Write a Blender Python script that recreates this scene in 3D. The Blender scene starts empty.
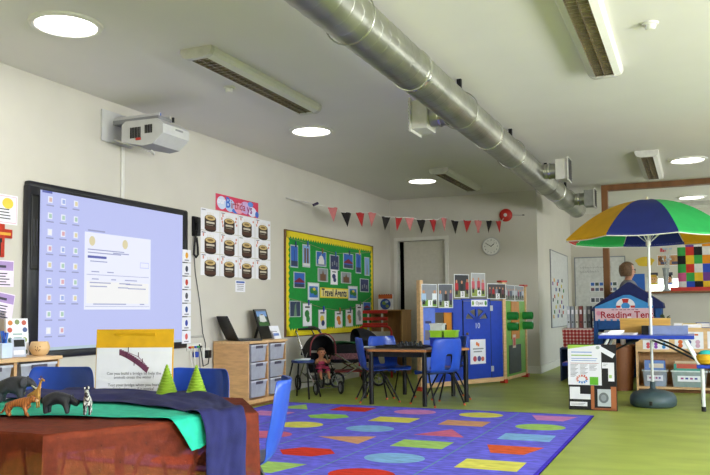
import bpy, bmesh, math, random
from mathutils import Matrix, Vector, Euler
random.seed(7)
C = bpy.context.scene.collection
PI = math.pi

# ---------------------------------------------------------------- materials
def lin(h):
    h = h.lstrip('#'); o = []
    for i in (0, 2, 4):
        v = int(h[i:i+2], 16)/255
        o.append(v/12.92 if v <= .04045 else ((v+.055)/1.055)**2.4)
    return (*o, 1)
MATS = {}
def mat(key, hexc, rough=.6, metal=0, var=.06, scale=18, bump=0, bscale=60, spec=.4, alpha=1, stretch=None, coat=0):
    if key in MATS: return MATS[key]
    m = bpy.data.materials.new(key); m.use_nodes = True
    nt = m.node_tree; N = nt.nodes; L = nt.links
    b = N['Principled BSDF']
    col = lin(hexc)
    b.inputs['Roughness'].default_value = rough; b.inputs['Metallic'].default_value = metal
    b.inputs['Specular IOR Level'].default_value = spec
    b.inputs['Coat Weight'].default_value = coat
    tc = N.new('ShaderNodeTexCoord'); mp = N.new('ShaderNodeMapping')
    L.new(tc.outputs['Object'], mp.inputs['Vector'])
    if stretch: mp.inputs['Scale'].default_value = stretch
    nz = N.new('ShaderNodeTexNoise'); nz.inputs['Scale'].default_value = scale; nz.inputs['Detail'].default_value = 3
    L.new(mp.outputs[0], nz.inputs['Vector'])
    cr = N.new('ShaderNodeValToRGB')
    cr.color_ramp.elements[0].position = .3; cr.color_ramp.elements[1].position = .7
    cr.color_ramp.elements[0].color = (*[max(0, c*(1-var*1.6)) for c in col[:3]], 1)
    cr.color_ramp.elements[1].color = (*[min(1, c*(1+var*1.6)) for c in col[:3]], 1)
    L.new(nz.outputs['Fac'], cr.inputs['Fac']); L.new(cr.outputs['Color'], b.inputs['Base Color'])
    if bump:
        n2 = N.new('ShaderNodeTexNoise'); n2.inputs['Scale'].default_value = bscale; n2.inputs['Detail'].default_value = 2
        L.new(mp.outputs[0], n2.inputs['Vector'])
        bp = N.new('ShaderNodeBump'); bp.inputs['Strength'].default_value = bump; bp.inputs['Distance'].default_value = .01
        L.new(n2.outputs['Fac'], bp.inputs['Height']); L.new(bp.outputs[0], b.inputs['Normal'])
    if alpha < 1:
        t = N.new('ShaderNodeBsdfTransparent'); mx = N.new('ShaderNodeMixShader'); mx.inputs[0].default_value = alpha
        t.inputs['Color'].default_value = (*[c**.35 for c in col[:3]], 1)
        L.new(t.outputs[0], mx.inputs[1]); L.new(b.outputs[0], mx.inputs[2]); L.new(mx.outputs[0], N['Material Output'].inputs['Surface'])
    MATS[key] = m
    return m
def glow(key, hexc, strength):
    if key in MATS: return MATS[key]
    m = bpy.data.materials.new(key); m.use_nodes = True; N = m.node_tree.nodes
    b = N['Principled BSDF']; b.inputs['Base Color'].default_value = (.02, .02, .02, 1)
    b.inputs['Emission Color'].default_value = lin(hexc); b.inputs['Emission Strength'].default_value = strength
    b.inputs['Roughness'].default_value = .5
    MATS[key] = m; return m
def P(hexc, rough=.6): return mat('paint_'+hexc.strip('#')+'_%g' % rough, hexc, rough, var=.03)   # plain print or paint colour

# ---------------------------------------------------------------- mesh builder
class MB:
    def __init__(s, M=None): s.bm = bmesh.new(); s.mats = []; s.M = M or Matrix()
    def mi(s, m):
        if m not in s.mats: s.mats.append(m)
        return s.mats.index(m)
    def v(s, p): return s.bm.verts.new(s.M @ Vector(p))
    def f(s, vs, m):
        try: fa = s.bm.faces.new(vs)
        except ValueError: return None
        fa.material_index = s.mi(m); return fa
    def poly(s, pts, m): s.f([s.v(p) for p in pts], m); return s
    def box(s, c, d, m, R=None, bev=0, taper=1):
        x, y, z = [k/2 for k in d]; T = Matrix.Translation(c) @ (R.to_4x4() if R else Matrix())
        vs = []
        for dz in (-1, 1):
            k = taper if dz < 0 else 1
            for dx, dy in ((-1, -1), (1, -1), (1, 1), (-1, 1)): vs.append(s.v(T @ Vector((dx*x*k, dy*y*k, dz*z))))
        fs = [s.f([vs[i] for i in q], m) for q in ((3,2,1,0), (4,5,6,7), (0,1,5,4), (1,2,6,5), (2,3,7,6), (3,0,4,7))]
        if bev:
            es = list({e for f in fs for e in f.edges}); mi = s.mi(m)
            r = bmesh.ops.bevel(s.bm, geom=es, offset=bev, segments=2, affect='EDGES', profile=.5)
            for f in r['faces']: f.material_index = mi
        return s
    def bx(s, x0, x1, y0, y1, z0, z1, m, bev=0): return s.box(((x0+x1)/2, (y0+y1)/2, (z0+z1)/2), (x1-x0, y1-y0, z1-z0), m, bev=bev)
    def tube(s, pts, r, m, n=8, closed=False, cap=True):
        pts = [Vector(p) for p in pts]; rs = r if isinstance(r, (list, tuple)) else [r]*len(pts)
        rings = []; k = len(pts); up = None
        for i, p in enumerate(pts):
            a = pts[(i-1) % k] if (closed or i) else p; b = pts[(i+1) % k] if (closed or i < k-1) else p
            t = (b-a).normalized()
            if up is None: up = t.orthogonal().normalized()
            up = (up - t*up.dot(t)); up = up.normalized() if up.length > 1e-6 else t.orthogonal().normalized()
            w = t.cross(up)
            rings.append([s.v(p+(up*math.cos(2*PI*j/n)+w*math.sin(2*PI*j/n))*rs[i]) for j in range(n)])
        for i in range(k if closed else k-1):
            A, B = rings[i], rings[(i+1) % k]
            for j in range(n): s.f([A[j], A[(j+1) % n], B[(j+1) % n], B[j]], m)
        if cap and not closed: s.f(rings[0][::-1], m); s.f(rings[-1], m)
        return s
    def cyl(s, p0, p1, r0, m, r1=None, n=16): return s.tube([p0, p1], [r0, r0 if r1 is None else r1], m, n)
    def lathe(s, prof, m, c=(0,0,0), n=24, sx=1, sy=1, R=None, caps=True):
        T = Matrix.Translation(c) @ (R.to_4x4() if R else Matrix()); rings = []
        for r, z in prof: rings.append([s.v(T @ Vector((r*sx*math.cos(2*PI*j/n), r*sy*math.sin(2*PI*j/n), z))) for j in range(n)])
        for A, B in zip(rings, rings[1:]):
            for j in range(n): s.f([A[j], A[(j+1) % n], B[(j+1) % n], B[j]], m)
        if caps: s.f(rings[0][::-1], m); s.f(rings[-1], m)
        return s
    def ell(s, c, r, m, R=None, n=14, k=9):
        if not hasattr(r, '__len__'): r = (r, r, r)
        prof = [(max(.02, math.sin(PI*i/k)), -math.cos(PI*i/k)) for i in range(k+1)]
        T = Matrix.Translation(c) @ (R.to_4x4() if R else Matrix()) @ Matrix.Diagonal((*r, 1)); M0 = s.M; s.M = M0 @ T
        s.lathe(prof, m, n=n); s.M = M0; return s
    def prism(s, poly, y0, y1, m):          # outline in x,z pushed along y
        A = [s.v((x, y0, z)) for x, z in poly]; B = [s.v((x, y1, z)) for x, z in poly]; n = len(poly)
        s.f(A, m); s.f(B[::-1], m)
        for i in range(n): s.f([A[i], B[i], B[(i+1) % n], A[(i+1) % n]], m)
        return s
    def slab(s, poly, z0, z1, m):           # outline in x,y pushed along z
        A = [s.v((x, y, z0)) for x, y in poly]; B = [s.v((x, y, z1)) for x, y in poly]; n = len(poly)
        s.f(A[::-1], m); s.f(B, m)
        for i in range(n): s.f([A[i], A[(i+1) % n], B[(i+1) % n], B[i]], m)
        return s
    def grid(s, fn, nu, nv, m, skip=None, wrap=False):
        g = [[s.v(fn(i/nu, j/nv)) for j in range(nv+1)] for i in range(nu if wrap else nu+1)]
        for i in range(nu):
            for j in range(nv):
                if skip and skip(i, j): continue
                A, B = g[i], g[(i+1) % nu if wrap else i+1]
                mm = m(i, j) if callable(m) else m
                s.f([A[j], B[j], B[j+1], A[j+1]], mm)
        return s
    # flat print marks facing -Y, at depth y
    def r(s, x, z, w, h, m, y, a=0):
        ca, sa = math.cos(a), math.sin(a)
        return s.poly([(x+ca*dx-sa*dz, y, z+sa*dx+ca*dz) for dx, dz in ((-w/2,-h/2), (w/2,-h/2), (w/2,h/2), (-w/2,h/2))], m)
    def e(s, x, z, rx, rz, m, y, n=18): return s.poly([(x+rx*math.cos(2*PI*j/n), y, z+rz*math.sin(2*PI*j/n)) for j in range(n)], m)
    def pg(s, pts, m, y): return s.poly([(x, y, z) for x, z in pts], m)
    def text(s, t, x, z, size, m, y, align='CENTER', R=None, wide=1, bold=0):
        vs, fs = glyphs(t, align, bold); T = Matrix.Translation((x, y, z)) @ (R.to_4x4() if R else Matrix())
        V = [s.v(T @ Vector((p[0]*size*wide, 0, p[1]*size))) for p in vs]
        for q in fs: s.f([V[i] for i in q], m)
        return s
    def build(s, name, parent=None, smooth=35, loc=None, rz=0, rot=None):
        me = bpy.data.meshes.new(name)
        bmesh.ops.recalc_face_normals(s.bm, faces=[f for f in s.bm.faces if len(f.edges) > 0 and any(len(e.link_faces) > 1 for e in f.edges)])
        s.bm.to_mesh(me); s.bm.free()
        for m in s.mats: me.materials.append(m)
        if smooth:
            me.polygons.foreach_set('use_smooth', [True]*len(me.polygons)); me.set_sharp_from_angle(angle=math.radians(smooth))
        o = bpy.data.objects.new(name, me); C.objects.link(o)
        if parent: o.parent = parent
        if loc: o.location = loc
        if rot: o.rotation_euler = rot
        elif rz: o.rotation_euler = (0, 0, rz)
        return o
GL = {}
def glyphs(t, align, bold=0):
    k = (t, align, bold)
    if k not in GL:
        cu = bpy.data.curves.new('lettering', 'FONT'); cu.body = t; cu.align_x = align; cu.align_y = 'CENTER'; cu.size = 1; cu.resolution_u = 2; cu.offset = bold
        o = bpy.data.objects.new('lettering', cu); C.objects.link(o)
        bpy.context.view_layer.update()
        me = bpy.data.meshes.new_from_object(o.evaluated_get(bpy.context.evaluated_depsgraph_get()))
        GL[k] = ([tuple(v.co) for v in me.vertices], [list(p.vertices) for p in me.polygons])
        bpy.data.objects.remove(o); bpy.data.curves.remove(cu); bpy.data.meshes.remove(me)
    return GL[k]

# ---------------------------------------------------------------- tagging
def tag(o, label, cat, group=None):
    o['label'] = label; o['category'] = cat
    if group: o['group'] = group
    return o
def thing(name, label, cat, loc=(0,0,0), rz=0, group=None):
    o = bpy.data.objects.new(name, None); C.objects.link(o); o.empty_display_size = .05
    o.location = loc; o.rotation_euler = (0, 0, rz); return tag(o, label, cat, group)
def one(mb, name, label, cat, loc=(0,0,0), rz=0, group=None, smooth=35, rot=None):
    return tag(mb.build(name, None, smooth, loc, rz, rot), label, cat, group)
def struct(mb, name, smooth=0, parent=None):
    o = mb.build(name, parent, smooth); o['kind'] = 'structure'; return o
def copy_tree(o, parent=None):
    c = o.copy(); C.objects.link(c)
    if parent: c.parent = parent
    for ch in list(o.children): copy_tree(ch, c)
    return c
def dup(o, label, loc, rz=0, group=None):
    c = copy_tree(o); c.location = loc; c.rotation_euler = (0, 0, rz); c['label'] = label
    if group: c['group'] = group
    return c
def bake(o, mods):
    for kind, kw in mods:
        m = o.modifiers.new(kind.lower(), kind)
        for k, v in kw.items(): setattr(m, k, v)
    bpy.context.view_layer.update()
    me = bpy.data.meshes.new_from_object(o.evaluated_get(bpy.context.evaluated_depsgraph_get()))
    o.modifiers.clear(); old = o.data; nm = old.name; o.data = me; bpy.data.meshes.remove(old); me.name = nm
    me.polygons.foreach_set('use_smooth', [True]*len(me.polygons))
    return o
def skin(name, chains, m, parent=None, sub=2, extra=None):
    """chains: lists of (key or (x,y,z,r)); points sharing the same coordinates are one joint"""
    vs, rs, es, ix = [], [], [], {}
    for ch in chains:
        prev = None
        for (x, y, z, r) in ch:
            k = (round(x, 4), round(y, 4), round(z, 4))
            if k not in ix: ix[k] = len(vs); vs.append((x, y, z)); rs.append(r)
            if prev is not None and prev != ix[k]: es.append((prev, ix[k]))
            prev = ix[k]
    me = bpy.data.meshes.new(name); me.from_pydata(vs, es, []); o = bpy.data.objects.new(name, me); C.objects.link(o)
    o.modifiers.new('skin', 'SKIN')
    sv = me.skin_vertices[0].data
    for i, r in enumerate(rs): sv[i].radius = (r, r)
    sv[0].use_root = True
    me.materials.append(m)
    bpy.context.view_layer.update()
    bake(o, [('SUBSURF', dict(levels=sub, render_levels=sub))])
    if extra:
        bm = bmesh.new(); bm.from_mesh(o.data); mb = MB(); mb.bm.free(); mb.bm = bm; mb.mats = [m]; extra(mb)
        bm.to_mesh(o.data); bm.free()
        for k in mb.mats[1:]: o.data.materials.append(k)
        o.data.polygons.foreach_set('use_smooth', [True]*len(o.data.polygons))
    if parent: o.parent = parent
    return o
RZ = lambda a: Matrix.Rotation(a, 3, 'Z')
RX = lambda a: Matrix.Rotation(a, 3, 'X')
RY = lambda a: Matrix.Rotation(a, 3, 'Y')
WL = PI/2                                   # rotation of a thing whose front looks away from the left wall
# ---------------------------------------------------------------- shared materials
wall_m = mat('wall_paint', '#c9c5bc', .85, var=.015, scale=3, bump=.05, bscale=220)
ceil_m = mat('ceiling_paint', '#dedbd9', .9, var=.01, scale=2, bump=.04, bscale=200)
floor_m = mat('lime_vinyl', '#99a648', .42, var=.09, scale=2.2, bump=.02, bscale=300, spec=.35, stretch=(1, 2.4, 1))
white_trim = mat('white_gloss_trim', '#d8d6d0', .4, var=.02)
oak = mat('oak_trim', '#7c5230', .5, var=.12, scale=9, stretch=(1, 1, .15))
beech = mat('beech_board', '#cfa273', .5, var=.08, scale=14, stretch=(3, .6, 3))
beech2 = mat('pale_wood', '#d8b284', .5, var=.09, scale=12, stretch=(.5, 3, 3))
white = mat('white_paper', '#e6e6ee', .7, var=.015)
wplastic = mat('white_plastic', '#d9d8d2', .4, var=.015)
black = mat('black_plastic', '#141416', .4, var=.1)
blk_metal = mat('black_steel', '#17171a', .35, metal=.3, var=.1)
steel = mat('white_steel_tube', '#dfe3e4', .3, var=.02)
chrome = mat('chrome', '#b9bcc0', .22, metal=1, var=.04)
galv = mat('galvanised_steel', '#a3a498', .36, metal=.92, var=.16, scale=2.6, bump=.05, bscale=30)
blue_pl = mat('blue_plastic', '#1f49b4', .38, var=.04, coat=.2)
red = mat('red_paint', '#bb2a22', .45, var=.05)
ink = P('#3a3a44')
gink = P('#8a8a92')
# ================================================================ the setting
H, D, XB, YF, XR, YN = 2.77, 11.84, 2.39, 15.3, 8.2, -3.2
struct(MB().bx(-.15, XR+.15, YN-.15, YF+.15, -.1, 0, floor_m), 'floor')
struct(MB().bx(-.15, XR+.15, YN-.15, YF+.15, H, H+.1, ceil_m), 'ceiling')
struct(MB().bx(-.12, 0, YN, D+.12, 0, H, wall_m), 'wall_left')
w = MB()                                            # back wall around the door opening
w.bx(0, .1, D, D+.12, 0, H, wall_m).bx(.97, XB, D, D+.12, 0, H, wall_m).bx(.1, .97, D, D+.12, 2.12, H, wall_m)
struct(w, 'wall_back')
w = MB().bx(XB-.12, XB, D+.12, YF, 0, H, wall_m)
struct(w, 'wall_side')
w = MB().bx(XB-.12, 3.72, YF, YF+.12, 0, H, wall_m).bx(3.72, XR, YF, YF+.12, 0, 1.0, wall_m).bx(3.72, XR, YF, YF+.12, 1.54, H, wall_m).bx(6.2, XR, YF, YF+.12, 1.0, 1.54, wall_m)
struct(w, 'wall_far')
w = MB().bx(3.42, XR, D, D+.1, 0, 1.17, wall_m)
struct(w, 'wall_partition')
w = MB().bx(3.335, 3.42, D-.02, D+.12, 0, H-.08, oak); struct(w, 'trim_1')
w = MB().bx(3.335, XR, D-.02, D+.12, H-.08, H, oak); struct(w, 'trim_2')
w = MB().bx(3.40, XR, D-.12, D+.16, 1.17, 1.2, oak, bev=.004); struct(w, 'trim_3')
# right wall with three daylight windows, and the wall behind the photographer
w = MB(); ys = [YN, -1.2, 1.2, 2.2, 5.0, 6.0, 8.6, 12.4, 14.8, YF]
for i in range(0, 9):
    a, b = ys[i], ys[i+1]
    if i % 2 == 1: w.bx(XR, XR+.14, a, b, 0, .9, wall_m).bx(XR, XR+.14, a, b, 2.45, H, wall_m)
    else: w.bx(XR, XR+.14, a, b, 0, H, wall_m)
struct(w, 'wall_right')
struct(MB().bx(0, XR, YN-.12, YN, 0, H, wall_m), 'wall_rear')
glass = mat('window_glass', '#e8f0f0', .05, var=.0, alpha=.08)
for k, (a, b) in enumerate(((-1.2, 1.2), (2.2, 5.0), (6.0, 8.6), (12.4, 14.8))):
    w = MB()
    for z0, z1 in ((.9, .96), (2.39, 2.45)): w.bx(XR+.02, XR+.1, a, b, z0, z1, white_trim)
    for y in (a+.03, (a+b)/2, b-.03): w.bx(XR+.02, XR+.1, y-.03, y+.03, .96, 2.39, white_trim)
    fr = struct(w, 'window_%d' % (k+1)); g = MB().bx(XR+.055, XR+.06, a, b, .93, 2.42, glass).build('pane', fr, 0)
w = MB()
for z0, z1 in ((1.0, 1.03), (1.51, 1.54)): w.bx(3.72, 6.2, YF+.02, YF+.1, z0, z1, white_trim)
for x in (3.74, 4.96, 6.18): w.bx(x-.02, x+.02, YF+.02, YF+.1, 1.03, 1.51, white_trim)
fr = struct(w, 'window_5'); MB().bx(3.72, 6.2, YF+.055, YF+.06, 1.01, 1.53, glass).build('pane', fr, 0)
for n, (x0, x1, y0, y1) in {'baseboard_left': (0, .015, YN, D), 'baseboard_back': (1.0, XB+.015, D-.015, D), 'baseboard_side': (XB, XB+.015, D-.015, YF), 'baseboard_far': (XB+.015, XR, YF-.015, YF)}.items():
    struct(MB().bx(x0, x1, y0, y1, 0, .11, white_trim), n)
# grey door set back in a white frame, ajar with a dark gap on its hinge side
w = MB()
w.bx(.08, .135, D-.03, D+.12, 0, 2.14, white_trim).bx(.94, .995, D-.03, D+.12, 0, 2.14, white_trim).bx(.135, .94, D-.03, D+.12, 2.085, 2.14, white_trim)
struct(w, 'trim_4')
dm = mat('grey_door', '#c4c0b6', .5, var=.03)
dr = struct(MB().bx(.225, .935, D+.05, D+.09, .01, 2.08, dm, bev=.003), 'door_1')
h = MB().tube([(.88, D+.05, 1.0), (.88, D+.01, 1.0), (.78, D+.01, 1.0)], .009, chrome); h.build('door_handle', dr)
dk = mat('void_shade', '#0a0a0b', .9)  # near-black lining, the darkness behind the ajar door put into its colour
struct(MB().bx(.0, 1.1, D+.6, D+.66, 0, 2.3, dk).bx(-.06, 0, D+.12, D+.66, 0, 2.3, dk).bx(1.1, 1.16, D+.12, D+.66, 0, 2.3, dk).bx(0, 1.1, D+.12, D+.66, 2.3, 2.36, dk), 'wall_void')

# ================================================================ ceiling
lamp_m = glow('skylight_diffuser', '#fffaf4', 9)
G = 'round ceiling lights'
def downlight(x, y, label):
    t = thing('ceiling_light', label, 'light', (x, y, H), 0, G)
    MB().lathe([(.185, -.004), (.188, -.018), (.205, -.022), (.222, -.012), (.226, 0), (.19, 0)], wplastic, n=40, caps=False).build('rim', t)
    MB().lathe([(.001, -.004), (.186, -.004), (.186, -.002), (.001, -.002)], lamp_m, n=40, caps=False).build('diffuser', t)
downlight(.98, 3.66, 'large round lit ceiling light nearest the whiteboard corner')
downlight(1.07, 6.89, 'round lit ceiling light beyond the near strip light end')
downlight(1.11, 10.24, 'small round lit ceiling light above the bunting')
downlight(4.52, 10.24, 'round lit ceiling light above the parasol, nearer room')
downlight(4.55, 13.72, 'round lit ceiling light in the far room, seen behind the parasol top')
louv = mat('louvre_metal', '#a59a84', .25, metal=.8, var=.1)
def strip(x, y0, y1, label, lit=0):
    L = y1-y0; t = thing('strip_light', label, 'light', (x, (y0+y1)/2, H), 0, 'strip lights on the ceiling')
    pr = [(-.125, 0), (-.125, -.03), (-.11, -.055), (-.066, -.07), (-.066, -.05), (.066, -.05), (.066, -.07), (.11, -.055), (.125, -.03), (.125, 0)]
    MB().prism(pr, -L/2+.02, L/2-.02, wplastic).build('body', t, 30)
    for s in (-1, 1):
        MB().prism([(-.128, 0), (-.128, -.03), (-.112, -.058), (-.08, -.074), (.08, -.074), (.112, -.058), (.128, -.03), (.128, 0)], s*L/2-.02, s*L/2+.02, mat('cap_plastic', '#c9c7c2', .45)).build('end_cap', t, 30)
    lv = MB(); n = int(L/.06)
    for k in range(n+1):
        yy = -L/2+.05+k*(L-.1)/n; lv.box((0, yy, -.06), (.128, .006, .018), louv)
    for xx in (-.064, 0, .064): lv.box((xx, 0, -.061), (.004, L-.06, .02), louv)
    lv.build('louvre', t, 0)
    tm = glow('lit_tube_%g' % lit, '#f1e8ff', lit) if lit else mat('unlit_tube', '#6d675c', .3)
    for xx in (-.042, .042): MB().cyl((xx, -L/2+.06, -.042), (xx, L/2-.06, -.042), .008, tm, n=8).build('tube', t)
    MB().poly([(-.065, -L/2+.03, -.0495), (.065, -L/2+.03, -.0495), (.065, L/2-.03, -.0495), (-.065, L/2-.03, -.0495)], mat('reflector', '#3c3934', .3, metal=.5)).build('reflector', t, 0)
strip(1.46, 4.38, 6.05, 'unlit strip light with dark louvre, left of the duct near the projector')
strip(1.6, 9.45, 11.1, 'faintly lit strip light left of the duct, far end above the bunting', 1.6)
strip(3.98, 4.3, 6.05, 'large unlit strip light with dark louvre cut by the top edge')
strip(4.09, 9.45, 11.2, 'lit strip light with pale violet tubes near the far parasol', 5)
for x, y, l in ((1.15, 5.26, 'small white smoke detector beside the strip light near the projector'), (4.34, 5.2, 'white smoke detector right of the large strip light at top right')):
    t = thing('smoke_detector', l, 'smoke detector', (x, y, H), 0, 'smoke detectors')
    MB().lathe([(.05, 0), (.05, -.012), (.04, -.016)], wplastic, n=20).build('base', t)
    MB().lathe([(.036, -.016), (.034, -.03), (.024, -.042), (.002, -.044)], wplastic, n=20).build('sensor_head', t)
# spiral ventilation duct
DX, DZ, DR = 2.90, 2.52, .133
t = thing('ventilation_duct', 'long silver spiral steel ventilation duct running along the ceiling', 'duct', (DX, 0, DZ))
mb = MB(); pit = .13; n = 40; y0 = -2.0; NR = int((12.55-y0)/pit)
prof = [(0, 0), (.004, 0), (.110, 0), (.115, 0), (.119, .0016), (.125, .0016)]
rings = []
for k in range(NR):
    for dy, dr in prof:
        rings.append([mb.v(((DR+dr)*math.cos(2*PI*j/n), y0+k*pit+dy+0.0, (DR+dr)*math.sin(2*PI*j/n))) for j in range(n)])
for A, B in zip(rings, rings[1:]):
    for j in range(n): mb.f([A[j], A[(j+1) % n], B[(j+1) % n], B[j]], galv)
mb.f(rings[-1], galv)
# shear the ridges into a spiral
for v in mb.bm.verts: v.co.y += pit*((math.atan2(v.co.z, v.co.x)/(2*PI)) % 1)*.35
mb.build('pipe', t, 50)
bright = mat('joint_band_steel', '#d3d4cd', .22, metal=.95, var=.05)
for y in (4.72, 6.75, 7.75, 10.4):
    MB(Matrix.Translation((0, y, 0)) @ Matrix.Rotation(PI/2, 4, 'X')).lathe([(DR+.001, -.016), (DR+.008, -.014), (DR+.008, .014), (DR+.001, .016)], bright, n=40, caps=False).build('joint_band', t)
for y in (3.72, 5.85, 7.7, 9.7, 11.3):
    h = MB(); h.box((0, y, .19), (.035, .03, .12), blk_metal); h.tube([(.148*math.cos(a), y, .148*math.sin(a)) for a in [k*2*PI/28 for k in range(28)]], .004, galv, n=6, closed=True)
    h.build('hanger', t)
vent_w = mat('vent_box_white', '#c4c3ba', .5, var=.03)
def ventbox(y, s, label, bm_=None):
    t = thing('air_vent', label, 'vent', (DX+s*(DR-.012), y, DZ), 0, 'square air vents on the duct')
    MB(Matrix.Rotation(s*PI/2, 4, 'Y')).lathe([(.085, 0), (.085, .15)], galv, n=24).lathe([(.09, .05), (.092, .06), (.09, .07)], bright, n=24, caps=False).build('collar', t)
    MB().bx(min(s*.14, s*.27), max(s*.14, s*.27), -.115, .115, -.115, .115, bm_ or vent_w, bev=.004).build('plenum_box', t, 0)
    g = MB(); g.bx(min(s*.27, s*.285), max(s*.27, s*.285), -.135, .135, -.135, .135, vent_w)
    for k in range(9): g.box((s*.287, 0, -.11+k*.0275), (.008, .25, .008), black, R=RY(s*.5))
    g.bx(min(s*.284, s*.286), max(s*.284, s*.286), -.118, .118, -.118, .118, black)
    g.build('grille', t, 0)
ventbox(5.93, -1, 'white square air vent on the left side of the duct, mid room')
ventbox(8.9, 1, 'white square air vent with dark grille on the right of the duct')
ventbox(11.35, 1, 'farthest square air vent, beside the wooden partition frame', mat('vent_box_grey', '#8d8e88', .5))
one(MB().bx(-1.5, 1.5, -.04, .04, -.06, 0, mat('trunking_grey', '#b9b8b2', .5), bev=.004), 'ceiling_trunking', 'long grey trunking across the far room ceiling behind the parasol top', 'trunking', (4.7, 14.35, H))
# ================================================================ left wall (things whose front looks along +x)
# projector: wall plate, arm, body
t = thing('projector', 'white short throw projector on a wall arm above the whiteboard', 'projector', (0, 5.27, 2.4), WL)
pw = mat('projector_white', '#c6c6c6', .4, var=.02); pg_ = mat('projector_grey', '#8e8f92', .45, var=.05)
MB().bx(-.2, .19, -.02, 0, .01, .28, pw, bev=.005).build('wall_plate', t)
a = MB().bx(-.07, .1, -.5, -.02, .165, .2, pg_).bx(-.06, -.05, -.5, -.02, .2, .225, pw).bx(.08, .09, -.5, -.02, .2, .225, pw)
a.cyl((.0, -.45, .2), (.0, -.45, .235), .018, P('#3b62b0')).cyl((.05, -.3, .2), (.05, -.3, .23), .015, P('#a0522d')).cyl((.06, -.55, .16), (.06, -.55, .2), .012, black)
a.build('arm', t)
b = MB(); prof = [(-.62, .02), (-.62, .1), (-.56, .145), (-.24, .15), (-.2, .12), (-.2, -.02), (-.42, -.07), (-.52, -.06)]
A = [b.v((-.17, y, z)) for y, z in prof]; Bv = [b.v((.19, y, z)) for y, z in prof]; nn = len(prof)
b.f(A, pw); b.f(Bv[::-1], pw)
for i in range(nn): b.f([A[i], Bv[i], Bv[(i+1) % nn], A[(i+1) % nn]], pg_ if i in (5, 6) else pw)
body = b.build('body', t, 25)
g = MB()
for k in range(7): g.bx(-.176, -.17, -.3-.016*k, -.292-.016*k, .0, .09, black)
g.build('vent_grille', body, 0); g = MB()
for k in range(5): g.bx(-.176, -.17, -.45-.016*k, -.442-.016*k, .03, .1, black)
g.build('vent_grille', body, 0)
MB().bx(-.177, -.17, -.4, -.35, -.02, .0, P('#b3382c')).build('badge', body, 0)
MB().bx(.0, .1, -.624, -.62, .07, .085, pg_).build('front_badge', body, 0)
MB().tube([(-.05, -.02, .04), (-.05, -.14, .0), (-.02, -.26, -.04), (.02, -.34, -.075), (.05, -.36, -.1), (.02, -.39, -.1), (.0, -.37, -.07)], .008, wplastic, n=6).build('cable', t)
one(MB().bx(-.02, .02, -.018, 0, 1.93, 2.4, wplastic, bev=.003), 'cable_trunking', 'white vertical cable trunking between projector and whiteboard', 'trunking', (0, 5.34, 0), WL)
# interactive whiteboard
t = thing('interactive_whiteboard', 'large interactive whiteboard with thick black frame showing a computer desktop', 'whiteboard', (0, 5.285, .66), WL)
wf = mat('board_frame_black', '#1d1e23', .35, var=.1)
m = MB(); m.bx(-1.03, -.905, -.06, 0, 0, 1.26, wf, bev=.02).bx(.865, .955, -.06, 0, 0, 1.28, wf, bev=.02).bx(-1.02, .945, -.058, 0, 1.225, 1.285, wf, bev=.015).bx(-1.02, .945, -.06, 0, -.045, .02, wf, bev=.015)
m.bx(-.92, .9, -.02, 0, .0, 1.24, wf)
fr = m.build('frame', t, 30)
MB().bx(-1.005, -.93, -.064, -.058, .62, 1.18, black, bev=.01).bx(-.99, -.945, -.068, -.06, .66, .72, P('#26262b')).bx(-.985, -.975, -.067, -.06, .8, 1.0, P('#3a3a40')).bx(-.955, -.945, -.067, -.06, .8, 1.0, P('#3a3a40')).build('speaker_panel', fr, 0)
scr = glow('screen_lilac', '#bfc6f8', .92); sw = glow('screen_white', '#e9ecfc', .98); sl = glow('screen_line', '#a8aee0', .72); sb = glow('screen_blue', '#6f7de8', .5)
S = MB(); S.bx(-.907, .868, -.052, -.02, .012, 1.235, scr)
y = -.0526; pal = [glow('icon_%d' % i, c, .86) for i, c in enumerate(('#e6c0b4', '#b4d6c4', '#ffffff', '#e6b0bc', '#e8dcb0', '#a8bcf4'))]
S.r(-.84, 1.222, .1, .02, sb, y)
for ci in range(3):
    for ri in range(9 if ci < 2 else 7):
        x, z = -.81+ci*.135, 1.165-ri*.125
        k = pal[(ci*5+ri*7+ri*ci) % 6]
        S.r(x, z, .046, .05, sw, y-.0004).r(x+.003, z, .028, .032, k, y-.0008).r(x, z-.045, .075, .01, sl, y-.0004)
DW = MB(Matrix.Translation((-.155, 0, .035))); DW.bm.free(); DW.bm = S.bm; DW.mats = S.mats
# dialogue window on the desktop
DW.r(.13, .62, .83, .66, sw, y-.0006).r(.13, .935, .83, .03, scr, y-.001).r(-.15, .935, .2, .012, sl, y-.0014)
DW.e(-.2, .85, .035, .04, pal[4], y-.0012).e(.2, .85, .035, .04, pal[4], y-.0012)
for k, (x, z, w_) in enumerate(((-.03, .78, .44), (-.05, .755, .4), (.15, .765, .2), (-.12, .685, .2), (-.16, .6, .09), (.02, .6, .08), (-.16, .54, .08), (.06, .54, .06), (.28, .54, .16), (-.1, .51, .25), (.2, .51, .14), (.32, .505, .22), (-.12, .48, .2), (.18, .475, .13), (.36, .47, .24), (.02, .335, .4), (.43, .335, .06))):
    DW.r(x, z, w_, .008, sl, y-.0012)
DW.r(-.14, .72, .22, .02, sb, y-.0012).r(.46, .68, .12, .05, scr, y-.001).r(.46, .68, .11, .04, sw, y-.0012)
DW.r(.13, .575, .78, .004, sl, y-.0012).r(.13, .43, .78, .18, pal[2], y-.0008).r(.13, .315, .8, .003, sl, y-.0012)
S.r(-.02, .026, 1.75, .028, glow('taskbar', '#cfe6f6', .7), y-.0005)
S.build('screen', t, 0)
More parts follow.
